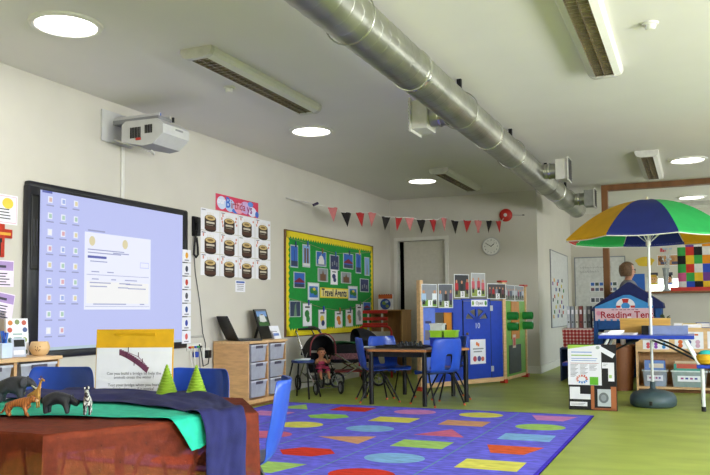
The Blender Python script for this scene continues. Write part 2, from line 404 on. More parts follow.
# picture cards down the right edge of the board
G = 'picture cards beside the whiteboard'
cols = ['#e0a020', '#353a4a', '#c03a2a', '#4a4a52', '#2a4a8a', '#2a3a9a', '#cf5a5a']
names = ['yellow', 'black', 'red', 'grey', 'blue', 'navy', 'pink']
for k in range(7):
    mb = MB().bx(-.07, .07, -.003, 0, -.06, .06, white); c = P(cols[k])
    mb.e(0, .005, .022, .03, c, -.0034).r(0, -.042, .07, .012, gink, -.0034).r(0, .02, .03, .02, c, -.0038)
    one(mb, 'picture_card', 'small white card with a %s picture, %s down the whiteboard right edge' % (names[k], ('first', 'second', 'third', 'fourth', 'fifth', 'sixth', 'lowest')[k]), 'card', (.0645, 6.20, 1.5-.13*k), WL, G)
# telephone handset with cord
t = thing('intercom_phone', 'black telephone handset with dangling cord right of the whiteboard', 'telephone', (0, 6.405, 1.5), WL)
mb = MB().box((0, -.015, .31), (.075, .03, .2), blk_metal, bev=.008); mb.box((0, -.05, .37), (.06, .04, .06), black, bev=.012).box((0, -.05, .24), (.06, .04, .06), black, bev=.012).box((0, -.06, .305), (.045, .028, .14), black, bev=.008)
mb.box((.025, -.045, .33), (.03, .03, .03), P('#b8b8bc'), bev=.004); mb.build('handset', t)
MB().tube([(-.01, -.03, .21), (-.03, -.03, .1), (-.035, -.03, .03), (0, -.03, .0), (.035, -.03, .03), (.03, -.03, .1), (.01, -.03, .2)], .011, black, n=8).build('coiled_cord', t)
MB().tube([(.0, -.01, .0), (.02, -.008, -.15), (.1, -.008, -.45), (.15, -.008, -.75), (.2, -.008, -.86), (.19, -.008, -.96)], .0045, P('#55585a'), n=6).build('cable', t)
# sockets and leads
t = thing('wall_socket', 'white socket plate with coloured jacks low beside the whiteboard', 'socket', (0, 6.41, .615), WL)
mb = MB().bx(-.12, .12, -.012, 0, -.035, .035, wplastic, bev=.003); mb.build('plate', t)
for x, c in ((-.09, '#c23030'), (-.045, '#d8a030'), (0, '#3050c0'), (.045, '#30a060'), (.09, '#303030')): MB().cyl((x, -.012, 0), (x, -.035, 0), .011, P(c), n=10).build('jack', t)
MB().bx(-.03, .02, -.05, -.012, -.1, -.045, P('#2846b0'), bev=.004).build('blue_plug', t)
for x in (-.08, -.03, .05): MB().tube([(x, -.03, -.01), (x-.005, -.04, -.12), (x+.02, -.035, -.26), (x+.03, -.03, -.4)], .006, wplastic if x < 0 else P('#888890'), n=6).build('lead', t)
one(MB().bx(-.16, .16, -.008, 0, -.012, .012, P('#a8a6a0'), bev=.002), 'wall_bracket', 'thin grey wall strip above the coloured jacks', 'bracket', (0, 6.42, .715), WL)
t = thing('power_plug', 'black power plug on the wall beside the right drawer unit', 'plug', (0, 6.62, .54), WL)
MB().bx(-.06, .06, -.01, 0, -.06, .06, wplastic, bev=.003).build('socket_plate', t)
MB().bx(-.035, .035, -.05, -.01, -.045, .035, black, bev=.006).build('plug', t)
MB().tube([(0, -.04, -.04), (-.03, -.05, -.1), (-.1, -.04, -.12), (-.12, -.03, .02), (-.14, -.02, .1)], .006, black, n=6).build('lead', t)
# posters at the far left
lil = P('#a98fc6'); pk = P('#e3a7bd'); dkt = P('#3e3c4c'); yl = P('#e6c84a')
def textlines(mb, x0, x1, z, n, dz, m, y=-.0036, h=.008):
    for k in range(n): mb.r((x0+x1)/2+(random.random()-.5)*.01, z-k*dz, (x1-x0)*(.75+.25*random.random()), h, m, y)
def sheet(w_, h_, bg=None, t=.003): return MB().bx(-w_/2, w_/2, -t, 0, -h_/2, h_/2, bg or white)
G = 'posters left of the whiteboard'
mb = sheet(.42, .215); mb.r(.0, 0, .4, .195, pk, -.0032).r(0, 0, .39, .185, white, -.0034).e(-.06, .045, .05, .035, P('#4a6ad0'), -.0036).e(.0, .035, .045, .03, P('#c05ab0'), -.0037).e(.12, .045, .05, .04, yl, -.0038)
textlines(mb, -.15, .17, 0, 4, .022, dkt); one(mb, 'poster', 'white poster with colourful pictures and pink border, top of left edge', 'poster', (0, 4.0, 1.71), WL, G)
def lilac_sheet(label, y, z, rot):
    mb = sheet(.4, .19, P('#e9dcf0')); mb.r(0, .055, .39, .065, lil, -.0034); textlines(mb, -.16, .17, .0, 5, .02, dkt)
    mb.r(.05, .05, .16, .018, dkt, -.0037); return one(mb, 'poster', label, 'poster', (0, y, z), WL, G, rot=(0, rot, WL))
lilac_sheet('lilac headed notice under the red cross ornament', 3.985, 1.245, 0)
lilac_sheet('tilted lilac headed notice, lowest above the left drawer unit', 3.99, 1.03, .16)
one(MB().bx(-.2, .2, -.003, 0, -.14, .14, P('#b6a58f')), 'poster', 'plain brown paper sheet lowest on the wall behind the books', 'poster', (0, 3.92, .83), WL, G)
mb = MB(); rd = mat('lacquer_red', '#b5341f', .4, var=.15, scale=40)
mb.bx(-.05, .05, -.02, 0, -.12, .12, rd, bev=.004).bx(-.15, .12, -.018, 0, .02, .085, rd, bev=.004).r(0, .05, .2, .02, P('#d8a23a'), -.0205).r(0, -.06, .03, .1, black, -.0208).r(0, .0, .05, .03, black, -.0209)
one(mb, 'wall_cross', 'red and black painted cross ornament on the left wall', 'ornament', (0, 4.035, 1.48), WL)
# birthday banner and the twelve cake sheets
mb = sheet(.86, .175, P('#d13a5c')); 
for x, z, rx, rz_, c in ((-.32, 0, .09, .07, '#c9d4ee'), (-.16, -.01, .1, .07, '#b0c8ee'), (.02, -.02, .1, .06, '#e2a0b8'), (.16, .0, .12, .07, '#c9a8d8'), (.3, -.03, .09, .055, '#dcdcf4'), (.4, -.05, .04, .035, '#3a62c8'), (-.05, -.06, .07, .025, '#3c70d0'), (.26, .05, .06, .03, '#5b8ad8')): mb.e(x, z, rx, rz_, P(c), -.0034-.0001*(x+1))
mb.text('our', -.33, .02, .1, P('#f2f0fa'), -.0042, bold=.012).text('B', -.2, .01, .16, P('#2a62c8'), -.0042, bold=.02)
mb.text('irthda', -.0, .0, .125, P('#a4203c'), -.0042, bold=.012).text('ys', .24, -.01, .14, P('#8a2f7a'), -.0042, bold=.02)
one(mb, 'birthday_banner', 'pink red banner with balloon lettering above the cake sheets', 'banner', (0, 7.22, 2.11), WL)
G = 'birthday cake sheets'; cake1 = P('#2c1c14'); cake2 = P('#c8ae78'); cake3 = P('#4a2c1e')
rown, coln = ('top row', 'middle row', 'bottom row'), ('first from left', 'second from left', 'third from left', 'last on right')
CW = (7.935-6.515)/4
for ri in range(3):
    for ci in range(4):
        mb = sheet(CW-.015, .222)
        q = 1.22; z_ = -.012
        mb.e(0, z_-.066*q, .085*q, .026*q, cake1, -.0034).r(0, z_-.022*q, .17*q, .088*q, cake1, -.0035).r(0, z_-.058*q, .17*q, .026*q, cake3, -.0037).e(0, z_+.022*q, .085*q, .03*q, cake1, -.0038).e(0, z_+.027*q, .074*q, .022*q, cake2, -.0039).e(0, z_+.028*q, .045*q, .01*q, P('#7b6234'), -.004)
        mb.r(0, z_-.014*q, .12*q, .016*q, P('#c8c0b0'), -.004).r(-.01, z_-.036*q, .1*q, .007, P('#8a8070'), -.004)
        for k in range(5): mb.r(-.05+.025*k, z_+.06*q, .004, .03, P('#c9b27a'), -.0041)
        mb.r(-.12, .095, .07, .01, gink, -.0034)
        for k in range([[0, 7, 2, 3], [1, 4, 0, 4], [2, 3, 5, 1]][ri][ci]):
            sx = (-1, 1)[k % 2]*(.125+.01*(k % 3)); mb.e(sx, .075-.036*(k//2)-.012*(k % 2), .014, .014, P('#cf8d80'), -.0041).r(sx, .06-.036*(k//2), .022, .006, P('#c05a4a'), -.0042)
        one(mb, 'birthday_sheet', 'white birthday cake sheet, %s, %s' % (rown[ri], coln[ci]), 'poster', (0, 6.515+CW*(ci+.5), 2.02-.115-.231*ri), WL, G)
mb = sheet(.2, .125); mb.r(0, .045, .17, .02, P('#3a5ab0'), -.0034); textlines(mb, -.08, .08, .02, 4, .02, gink)
one(mb, 'notice', 'small white notice with blue heading below the cake sheets', 'notice', (0, 7.27, 1.237), WL)
# ================================================================ green travel notice board and what is pinned to it
green = mat('green_felt', '#1d8b3a', .9, var=.06, scale=30); yel = mat('yellow_border', '#e3cf1e', .6, var=.04)
t = thing('notice_board', 'large green notice board with wavy yellow border on the left wall', 'notice board', (0, 9.655, .66), WL)
MB().bx(-1.385, 1.385, -.02, 0, 0, 1.285, green).build('board', t, 0)
fr = mat('board_edge_brown', '#6d4f33', .5)
f = MB().bx(-1.4, -1.385, -.026, 0, -.012, 1.297, fr).bx(1.385, 1.4, -.026, 0, -.012, 1.297, fr).bx(-1.385, 1.385, -.026, 0, 1.285, 1.297, fr).bx(-1.385, 1.385, -.026, 0, -.012, 0, fr)
f.build('frame', t, 0)
b = MB(); W2, H2, bw = 1.385, 1.285, .075
def wav(p0, p1, nx, nz, n):
    out = []
    for k in range(n*4):
        u = k/(n*4); a = bw+.016*math.sin(2*PI*u*n)
        out.append((p0[0]+(p1[0]-p0[0])*u+nx*a, p0[1]+(p1[1]-p0[1])*u+nz*a))
    return out
for p0, p1, nx, nz, n in (((-W2, 0), (W2, 0), 0, 1, 40), ((-W2, H2), (W2, H2), 0, -1, 40), ((-W2, 0), (-W2, H2), 1, 0, 18), ((W2, 0), (W2, H2), -1, 0, 18)):
    q = wav(p0, p1, nx, nz, n); q.append((p1[0]+nx*bw, p1[1]+nz*bw))
    for a, c in zip(q, q[1:]):
        a0 = (a[0] if nz else p0[0], p0[1] if nz else a[1]); c0 = (c[0] if nz else p0[0], p0[1] if nz else c[1])
        b.pg([a0, c0, c, a], yel, -.0215)
b.build('border', t, 0)
sky, sky2, bld, brn, wht, grn, dbl, gry = P('#2c62b8'), P('#7fa6dc'), P('#32405a'), P('#6a4a34'), P('#d8d8d8'), P('#2e7a3a'), P('#1c2c66'), P('#8a9099')
org, mar, navy = P('#d9822a'), P('#7a2038'), P('#27335f')
def photo(kind, w_, h_):
    mb = sheet(w_, h_, P('#b9c2c6')); a, b_ = w_*.44, h_*.45; y = -.0034
    if kind == 'tower': mb.r(0, 0, 2*a, 2*b_, sky, y).r(0, -.7*b_, 2*a, .5*b_, bld, y-.0003).r(0, -.1*b_, .12*a, 1.4*b_, dbl, y-.0004)
    elif kind == 'twin': mb.r(0, 0, 2*a, 2*b_, sky2, y).r(-.4*a, -.1*b_, .5*a, 1.7*b_, brn, y-.0003).r(.4*a, -.1*b_, .5*a, 1.7*b_, brn, y-.0003).r(0, -.85*b_, 2*a, .25*b_, wht, y-.0004)
    elif kind == 'dome': mb.r(0, 0, 2*a, 2*b_, sky, y).e(0, 0, .5*a, .5*b_, wht, y-.0003).r(0, -.45*b_, 1.3*a, .8*b_, wht, y-.0004).r(0, .55*b_, .08*a, .4*b_, wht, y-.0005).r(0, -.85*b_, 2*a, .2*b_, gry, y-.0006)
    elif kind == 'skyline': mb.r(0, 0, 2*a, 2*b_, navy, y); [mb.r((-.8+.27*k)*a, (-.35+.1*(k*5 % 4))*b_, .2*a, (.6+.3*(k*3 % 3))*b_, gry if k % 2 else bld, y-.0003) for k in range(7)]
    elif kind == 'bridge': mb.r(0, 0, 2*a, 2*b_, sky, y).pg([(-a, -.2*b_), (0, .35*b_), (a, -.2*b_), (a, -.35*b_), (-a, -.35*b_)], mar, y-.0003).r(0, -.75*b_, 2*a, .5*b_, bld, y-.0004)
    elif kind == 'spire': mb.r(0, 0, 2*a, 2*b_, sky2, y).pg([(-.5*a, -b_), (0, .9*b_), (.5*a, -b_)], gry, y-.0003)
    elif kind == 'cathedral': mb.r(0, 0, 2*a, 2*b_, gry, y).r(0, -.4*b_, 1.3*a, 1.1*b_, brn, y-.0003).pg([(-.25*a, 0), (0, .9*b_), (.25*a, 0)], brn, y-.0004)
    elif kind == 'statue': mb.r(0, 0, 2*a, 2*b_, bld, y).pg([(-.3*a, -b_), (-.1*a, .5*b_), (.2*a, .9*b_), (.15*a, .3*b_), (.3*a, -b_)], P('#6d8a74'), y-.0003)
    elif kind == 'map': mb.r(0, 0, 2*a, 2*b_, P('#dfe6ee'), y).r(0, -.05*b_, 1.7*a, 1.4*b_, P('#3a74c8'), y-.0003).e(-.35*a, .1*b_, .4*a, .4*b_, grn, y-.0004, 7).e(.35*a, -.1*b_, .45*a, .35*b_, grn, y-.0005, 9).e(.1*a, .3*b_, .3*a, .2*b_, yl, y-.0006, 7)
    else:
        mb.r(0, 0, 2.1*a, 2.1*b_, white, y).r(0, .75*b_, 1.2*a, .16*b_, ink, y-.0003)
        c = {'grn': grn, 'yel': yl, 'org': org, 'gry': gry, 'blk': dbl}[kind]
        mb.e(-.1*a, .1*b_, .6*a, .38*b_, c, y-.0004, 9).e(.15*a, -.4*b_, .5*a, .35*b_, dbl if kind == 'yel' else c, y-.0005, 7)
    return mb
G = 'travel pictures pinned to the green board'
LY = [('tower', 8.38, 8.58, 1.50, 1.78, 'tall dark blue tower photo, first on the board top string', '#30466f'),
 ('twin', 8.70, 8.91, 1.52, 1.81, 'photo of two tall brown towers on the top string', '#3a62a8'),
 ('dome', 9.08, 9.39, 1.55, 1.75, 'photo of a white domed palace on the top string', '#8a6a3a'),
 ('skyline', 9.50, 9.80, 1.52, 1.73, 'dark city skyline photo on the top string', '#3a62a8'),
 ('bridge', 9.94, 10.29, 1.56, 1.78, 'photo of a bridge under blue sky on the top string', '#3d4a6a'),
 ('tower', 10.38, 10.58, 1.51, 1.81, 'tall narrow blue tower photo near the top string right end', '#c9a24a'),
 ('spire', 10.71, 10.90, 1.49, 1.77, 'pale photo of a pointed iron tower, last at top right', None),
 ('bridge', 8.46, 8.77, 1.25, 1.45, 'blue harbour photo below the first tower photo', None),
 ('cathedral', 9.13, 9.44, 1.35, 1.53, 'photo of a brown cathedral under the domed palace photo', None),
 ('blk', 9.52, 9.75, 1.32, 1.53, 'white sheet with dark drawings under the city skyline photo', None),
 ('cathedral', 9.86, 10.21, 1.35, 1.51, 'photo of a brown pyramid shaped castle under the bridge photo', None),
 ('skyline', 10.53, 10.87, 1.24, 1.44, 'grey city photo at the right, under the pointed tower', None),
 ('map', 8.84, 9.17, 1.10, 1.33, 'world map sheet left of the yellow lettered sign', None),
 ('map', 10.10, 10.44, 1.11, 1.32, 'world map sheet right of the yellow lettered sign', None),
 ('statue', 8.35, 8.65, .89, 1.09, 'dark statue photo at the lower left of the board', None),
 ('grn', 8.70, 8.95, .77, 1.06, 'white leaflet with a green picture, first on the lower string', '#3a4a9a'),
 ('yel', 9.14, 9.38, .72, .98, 'white leaflet with a yellow picture on the lower string', '#3a3ac0'),
 ('org', 9.65, 9.90, .73, .96, 'white leaflet with an orange picture, third on the lower string', '#a06a3a'),
 ('org', 10.01, 10.26, .74, .98, 'white leaflet with an orange picture, fourth on the lower string', '#3a4a6a'),
 ('gry', 10.37, 10.62, .76, 1.06, 'white leaflet with a grey picture, last on the lower string', '#4a6a4a'),
 ('bridge', 10.64, 10.93, .96, 1.09, 'small dark blue photo at the lower right beside the red rack', None)]
for kind, a, b_, z0, z1, lab, pegc in LY:
    one(photo(kind, b_-a, z1-z0), 'pinned_picture', lab, 'picture', (.0222, (a+b_)/2, (z0+z1)/2), WL, G)
    if pegc:
        p = MB().box((-.006, -.006, 0), (.018, .009, .075), P(pegc), bev=.002).box((.006, -.006, 0), (.01, .012, .07), P(pegc), bev=.002)
        one(p, 'clothes_peg', 'peg gripping the ' + lab.split(',')[0], 'peg', (.0262, (a+b_)/2+.03, z1+.01), WL, 'pegs on the green board strings')
tw = P('#8f8a6a')
for nm, pts in (('upper', [(8.3, 1.86), (8.8, 1.83), (9.4, 1.77), (9.7, 1.75), (10.1, 1.79), (10.6, 1.82), (11.0, 1.86)]), ('lower', [(8.32, 1.12), (8.8, 1.065), (9.3, 1.0), (9.8, .97), (10.3, 1.01), (10.6, 1.08), (11.0, 1.18)])):
    one(MB().tube([(y-9.655, -.004, z) for y, z in pts], .003, tw, n=5), 'picture_string', '%s string of pegged pictures across the green board' % nm, 'string', (.022, 9.655, 0), WL, 'strings on the green board')
mb = sheet(.9, .135, P('#e9d23a')); mb.r(0, 0, .84, .1, P('#efe39a'), -.0033).text('Travel Agents', 0, .0, .142, P('#26263e'), -.0038, bold=.03)
one(mb, 'board_sign', 'yellow sign lettered in navy at the centre of the green board', 'sign', (.0222, 9.645, 1.205), WL)

# ================================================================ back wall: clock, alarm bell, bunting
t = thing('wall_clock', 'round white wall clock showing ten to two', 'clock', (1.685, D, 1.94))
yb = -.03
MB(Matrix.Rotation(PI/2, 4, 'X')).lathe([(.125, 0), (.142, .008), (.142, .03), (.135, .036), (.128, .03), (.128, .02)], P('#b9b9bb', .35), n=36, caps=False).build('case', t)
f = MB(Matrix.Rotation(PI/2, 4, 'X')).lathe([(.001, .028), (.128, .028), (.128, .029), (.001, .029)], P('#e6e5e2'), n=36, caps=False)
f.M = Matrix()
for k in range(12):
    a = PI/2-k*PI/6; f.text(str(k or 12), .098*math.cos(a), .098*math.sin(a), .034, ink, -.0296)
f.build('dial', t, 0)
for nm, a, l, w_ in (('hour_hand', PI/2-2*PI*(1+50/60)/12, .06, .011), ('minute_hand', PI/2-2*PI*50/60, .09, .008), ('second_hand', PI/2-2*PI*.13, .095, .003)):
    MB().r(.4*l*math.cos(a), .4*l*math.sin(a), l, w_, black, -.031-.0004*len(nm), a).build(nm, t, 0)
t = thing('alarm_bell', 'red fire alarm bell above the clock', 'alarm', (1.925, D, 2.41))
MB(Matrix.Rotation(PI/2, 4, 'X')).lathe([(.06, 0), (.098, .012), (.1, .035), (.085, .05), (.05, .06), (.028, .064)], red, n=30).build('dome', t)
MB(Matrix.Rotation(PI/2, 4, 'X')).lathe([(.027, .06), (.026, .074), (.012, .078)], P('#cfcaca'), n=20).build('centre_cap', t)
t = thing('wall_hook', 'small dark hook with wire right of the alarm bell', 'hook', (2.14, D, 2.40))
MB().tube([(-.12, -.006, .01), (0, -.006, 0), (.06, -.006, 0)], .004, gink, n=5).box((.05, -.01, 0), (.03, .02, .016), P('#55504a')).build('hook', t)
A0, B0 = Vector((.02, 8.29, 0)), Vector((1.9, 11.8, 0)); Lb = (B0-A0).length; ang = math.atan2(B0.y-A0.y, B0.x-A0.x)
t = thing('bunting', 'string of pink, black and red triangular flags across the back corner', 'bunting', (A0.x, A0.y, 2.0), ang)
FL = [(.62, .78, .27), (.84, 1.01, .22), (1.08, 1.23, .235), (1.28, 1.43, .25), (1.51, 1.67, .21), (1.75, 1.88, .215), (1.93, 2.10, .225), (2.16, 2.33, .215), (2.41, 2.55, .23), (2.63, 2.75, .27), (2.82, 2.98, .245), (3.07, 3.24, .265), (3.32, 3.48, .285), (3.58, 3.71, .295), (3.80, 3.93, .305)]
pts = [(0, 0, .34), (.47, 0, .30)]
for a, b_, z in FL: pts += [(a, 0, z+.01), (b_, 0, z+.012)]
pts += [(4.0, -.0, .40)]
MB().tube(pts, .006, P('#c8c4c0'), n=6).build('cord', t)
MB().tube([(.40, 0, .285), (.47, 0, .315)], .018, P('#3a3050'), n=8).build('peg', t)
flc = [mat('flag_pink', '#c87878', .8, var=.06), mat('flag_black', '#1b1718', .8), mat('flag_red', '#b02a2c', .8)]
for i, (a, b_, z) in enumerate(FL):
    f = MB(); c = (a+b_)/2; m = flc[i % 3]; tip = c+random.uniform(-.02, .02); hh = .19+random.uniform(-.01, .012); tw_ = random.uniform(-.035, .035)
    if i == 12:
        f.grid(lambda u, v: (a+(b_-a)*(u*(1-.75*v)+.38*v), .01*math.sin(u*9+v*7), z+.012-.19*v), 4, 5, m)
    else: f.grid(lambda u, v: (a+(b_-a)*u*(1-v)+(tip-a)*v, tw_*v+.012*math.sin(u*6+i)*(1-v), z+.012-hh*v), 4, 5, m)
    o = f.build('flag', t, 60); md = o.modifiers.new('thickness', 'SOLIDIFY'); md.thickness = .002
# ================================================================ tray units against the left wall
tub_m = mat('frosted_tray', '#b9bccb', .35, var=.05, alpha=.72); tub_lip = mat('frosted_tray_lip', '#cfd1da', .35, alpha=.9); shade = mat('tray_grip_dark', '#4a4658', .5)
stuff_c = ['#d8d8e0', '#9aa4c0', '#c8b090', '#a8b8a0', '#c09aa0', '#8a92a8']
def tray_unit(label, y, seed):
    t = thing('tray_unit', label, 'tray unit', (.235, y, 0), WL, 'beech tray units')
    W, Dp, Ht = .385, .215, .66
    for s in (-1, 1): MB().bx(s*W-.012*(s < 0)-.012*(s > 0)-.0, s*W+.012-.012*(s > 0)+.0, -Dp+.02, Dp, .03, Ht-.025, beech).build('side_panel', t, 0)
    MB().bx(-W-.012, W+.012, -Dp, Dp, Ht-.025, Ht, beech2, bev=.004).build('top', t, 0)
    MB().bx(-W, W, -Dp+.02, Dp, .03, .07, beech).bx(-W, W, -Dp+.05, Dp-.03, 0, .03, oak).build('base', t, 0)
    MB().bx(-W+.012, W-.012, Dp-.012, Dp, .07, Ht-.025, beech).build('back_panel', t, 0)
    MB().bx(-.012, .012, -Dp+.02, Dp-.012, .07, Ht-.025, beech).build('divider', t, 0)
    for ci in range(2):
        for ri in range(3):
            x = (ci-.5)*.384; z = .09+ri*.181; w, h, d = .155, .165, .35
            m = MB(); y0, y1 = -Dp+.012, -Dp+.012+d; th = .004; k = .86
            def q(a, b_, c, dd): m.poly([a, b_, c, dd], tub_m)
            top = [(x-w, y0, z+h), (x+w, y0, z+h), (x+w, y1, z+h), (x-w, y1, z+h)]; bot = [(x-w*k, y0+.012, z), (x+w*k, y0+.012, z), (x+w*k, y1-.012, z), (x-w*k, y1-.012, z)]
            for i in range(4): q(top[i], top[(i+1) % 4], bot[(i+1) % 4], bot[i])
            q(*bot)
            tr = m.build('tray', t, 0)
            MB().bx(x-w-.006, x+w+.006, y0-.006, y0+.006, z+h-.012, z+h+.004, tub_lip).bx(x-w*.45, x+w*.45, y0-.008, y0-.004, z+h-.034, z+h-.006, shade, bev=.0015).build('tray_grip', tr, 0)
            rr = random.Random(seed+ci*7+ri); cm = MB()
            for kk in range(5): cm.box((x+rr.uniform(-.09, .09), y0+.1+rr.uniform(-.03, .15), z+.035+kk*.01), (rr.uniform(.06, .1), rr.uniform(.05, .1), rr.uniform(.04, .07)), P(rr.choice(stuff_c)), R=RZ(rr.uniform(-1, 1)))
            cm.build('tray_contents', tr, 0)
    return t
tray_unit('beech tray unit of frosted drawers under the laptop', 7.125, 1)
tray_unit('beech tray unit of frosted drawers at the left edge under the whiteboard', 3.82, 9)
# on the right unit: laptop and black display folder with leaflets
t = thing('laptop', 'open black laptop with its lid tilted back on the right tray unit', 'laptop', (.235, 6.93, .66), PI-.62)
MB().bx(-.165, .165, -.16, .1, 0, .02, black, bev=.005).bx(-.15, .15, -.06, .07, .0202, .022, blk_metal).build('base', t, 0)
lid = MB(Matrix.Translation((0, .1, .018)) @ Matrix.Rotation(-math.radians(27), 4, 'X')); lid.bx(-.165, .165, 0, .014, 0, .27, black, bev=.005).r(0, .14, .29, .2, mat('dark_screen', '#101218', .12), -.0006)
lid.bx(-.04, .04, .0141, .0146, .13, .15, P('#3c3c40'))
lid.build('lid', t, 0)
t = thing('display_folder', 'black standing display folder with a building photo, right tray unit', 'folder', (.17, 7.52, .66), WL+.12)
M = Matrix.Translation((0, -.03, .0)) @ Matrix.Rotation(-math.radians(17), 4, 'X')
MB(M).bx(-.17, .17, -.004, .012, 0, .34, black, bev=.004).build('cover', t, 0)
p = MB(M); p.r(.0, .23, .27, .17, P('#4c5c52'), -.0046).r(0, .285, .27, .06, sky2, -.0048).e(0, .235, .08, .05, wht, -.005).r(0, .21, .18, .03, wht, -.0051).r(0, .17, .27, .04, P('#3f6a38'), -.0052).r(0, .33-.007, .3, .008, gink, -.005)
p.build('photo', t, 0)
MB().box((0, .085, .135), (.06, .005, .28), black, R=RX(math.radians(17))).build('easel_leg', t, 0)
for k, (x, y_, a, lab) in enumerate(((.40, 7.40, .5, 'white leaflet leaning at the front of the display folder'), (.38, 7.48, -.2, 'white blue leaflet propped at the right of the display folder'))):
    m = MB(Matrix.Rotation(-.35, 4, 'X')); m.bx(-.075, .075, -.002, .001, 0, .15 if k else .1, white).r(0, .05, .1, .03, P('#6a82c0'), -.0026).r(-.01, .085, .08, .008, gink, -.0026)
    one(m, 'leaflet', lab, 'leaflet', (x-.04, y_, .66), WL+a, 'leaflets on the right tray unit')
# on the left unit
t = thing('wooden_pot', 'round pale wooden pot with a dotted smiling face', 'pot', (.3, 4.15, .66), 0)
t.scale = (.82, .82, .98); pm = mat('turned_wood', '#d9b483', .45, var=.06, scale=10)
m = MB().lathe([(.045, 0), (.065, .012), (.084, .045), (.084, .065), (.07, .098), (.066, .1), (.06, .095), (.07, .06), (.05, .02), (.001, .018)], pm, n=32, caps=False); m.build('bowl', t, 60)
m = MB()
for az, z in ((-.4, .062), (-.18, .066), (-.62, .066), (-.4, .05), (-.2, .045), (-.3, .038), (-.5, .038), (-.6, .045)):
    a = -.55+az; m.ell((.083*math.cos(a), .083*math.sin(a), z), .005, P('#8a5f3a'), n=6, k=4)
m.build('face_dots', t, 0)
m = MB(Matrix.Rotation(-.12, 4, 'X')).bx(-.08, .08, -.012, .012, 0, .26, white)
for k, (x, z, c) in enumerate(((-.05, .23, '#c87a3a'), (0, .235, '#7a8a5a'), (.05, .23, '#b85a4a'), (-.055, .18, '#b04a3a'), (.055, .18, '#4a5a8a'), (-.055, .11, '#5a7a7a'), (.05, .11, '#8a9a5a'), (.0, .06, '#6a4a34'), (.03, .06, '#8a6a44'), (-.02, .03, '#c89a5a'), (.05, .025, '#5a6a4a'), (-.06, .05, '#a87a4a'))): m.e(x, z, .018, .018, P(c), -.0126-.0001*k)
m.r(0, .15, .07, .012, P('#9ab0b0'), -.0126).r(0, .125, .06, .01, P('#9ab0b0'), -.0126)
one(m, 'picture_book', 'upright white picture book with small nature drawings on its cover', 'book', (.2, 4.05, .662), WL-.25)
m = MB(Matrix.Rotation(-.3, 4, 'X')).bx(-.045, .045, -.008, .008, 0, .13, P('#b9c0d4')).r(.005, .095, .07, .05, black, -.0086).r(0, .03, .07, .03, white, -.0086)
one(m, 'small_box', 'small leaning card box with a dark picture in front of the picture book', 'box', (.31, 3.96, .66), WL-.5)
t = thing('pen_pot', 'pale blue pot of blue pens at the left edge of the tray unit', 'pot', (.31, 3.82, .66))
MB().bx(-.045, .045, -.045, .045, 0, .1, P('#c3d4ee'), bev=.006).build('pot', t, 0)
for k in range(5): MB().cyl((-.02+.012*k, .01*(k % 2), .09), (-.035+.02*k, .02*(k % 3-1), .17+.01*(k % 2)), .006, P(('#2a5ac8', '#3a7ae0', '#1f3f9a')[k % 3]), n=8).build('pen', t)

# ================================================================ chairs
shell_in = blue_pl
def make_chair(name, label, group):
    t = thing(name, label, 'chair', (0, 0, 0), 0, group)
    prof = [(-.185, .305, .150), (-.178, .333, .168), (-.12, .34, .178), (-.04, .332, .182), (.05, .326, .183), (.115, .333, .182), (.158, .365, .180), (.178, .42, .186), (.190, .47, .188), (.200, .52, .188), (.209, .575, .186), (.216, .63, .180), (.221, .662, .166), (.222, .67, .150)]
    m = MB(); nu = 10
    def fn(u, v):
        k = v*(len(prof)-1); i = min(int(k), len(prof)-2); q = k-i
        y, z, w = [prof[i][j]*(1-q)+prof[i+1][j]*q for j in range(3)]
        s = 2*u-1; x = s*w; e = abs(s)**3
        if i < 6: z += .012*e if i > 0 else -.01*e
        y -= e*(.05 if i >= 6 else 0)*min(1, (i-5)/2 if i >= 6 else 0)
        if i == 6 and False: pass
        return (x, y, z)
    m.grid(fn, nu, len(prof)-1, blue_pl, skip=lambda i, j: 4 <= i <= 5 and 6 <= j <= 8)
    o = m.build('seat_shell', t)
    bake(o, [('SOLIDIFY', dict(thickness=.009, offset=1)), ('SUBSURF', dict(levels=2, render_levels=2))])
    foot = mat('orange_foot', '#c2562c', .5)
    for s in (-1, 1):
        for fy in (-1, 1):
            l = MB().tube([(s*.115, fy*.02, .318), (s*.135, fy*.04, .312), (s*.155, fy*.075, .27), (s*.185, fy*.205-.005, .012)], .0095, blk_metal, n=8).build('leg', t)
            MB().cyl((s*.1845, fy*.203-.005, .018), (s*.186, fy*.209-.005, 0), .0115, foot, n=8).build('foot_cap', l)
    MB().tube([(-.115, .0, .317), (.115, .0, .317)], .009, blk_metal).tube([(-.115, -.02, .318), (-.115, .02, .318)], .0085, blk_metal).tube([(.115, -.02, .318), (.115, .02, .318)], .0085, blk_metal).build('seat_bar', t)
    return t
GC = 'blue moulded school chairs'
chair = make_chair('school_chair', 'blue chair with handle hole facing away, front right of middle table', GC)
hx, hy = 1.76, 7.93
def seat_at(o, cx, cy, a, d, jig=0):     # a: direction from the table centre, degrees
    r_ = math.radians(a); o.location = (cx+d*math.cos(r_), cy+d*math.sin(r_), 0); o.rotation_euler = (0, 0, r_-PI/2+jig)
chair.location = (2.12, 7.62, 0); chair.rotation_euler = (0, 0, math.radians(-35-90))
for a, d, lab, j in ((210, .40, 'blue chair seen side on at the left of the middle table', .0), (150, .40, 'blue chair behind the left of the middle table, back toward camera left', -.1), (33, .50, 'blue chair half hidden at the right of the middle table near the play house', -.1)):
    seat_at(dup(chair, lab, (0, 0, 0)), hx-(.13 if a == 33 else 0), hy+(.03 if a == 33 else 0), a, d, j)
fx, fy = 2.25, 2.51
seat_at(dup(chair, 'large blue chair in the foreground right of the brown clothed table', (0, 0, 0)), fx+.035, fy, 35, .575, -.17)
seat_at(dup(chair, 'blue chair behind the yellow backed sign and green cones', (0, 0, 0)), fx, fy, 90, .60)
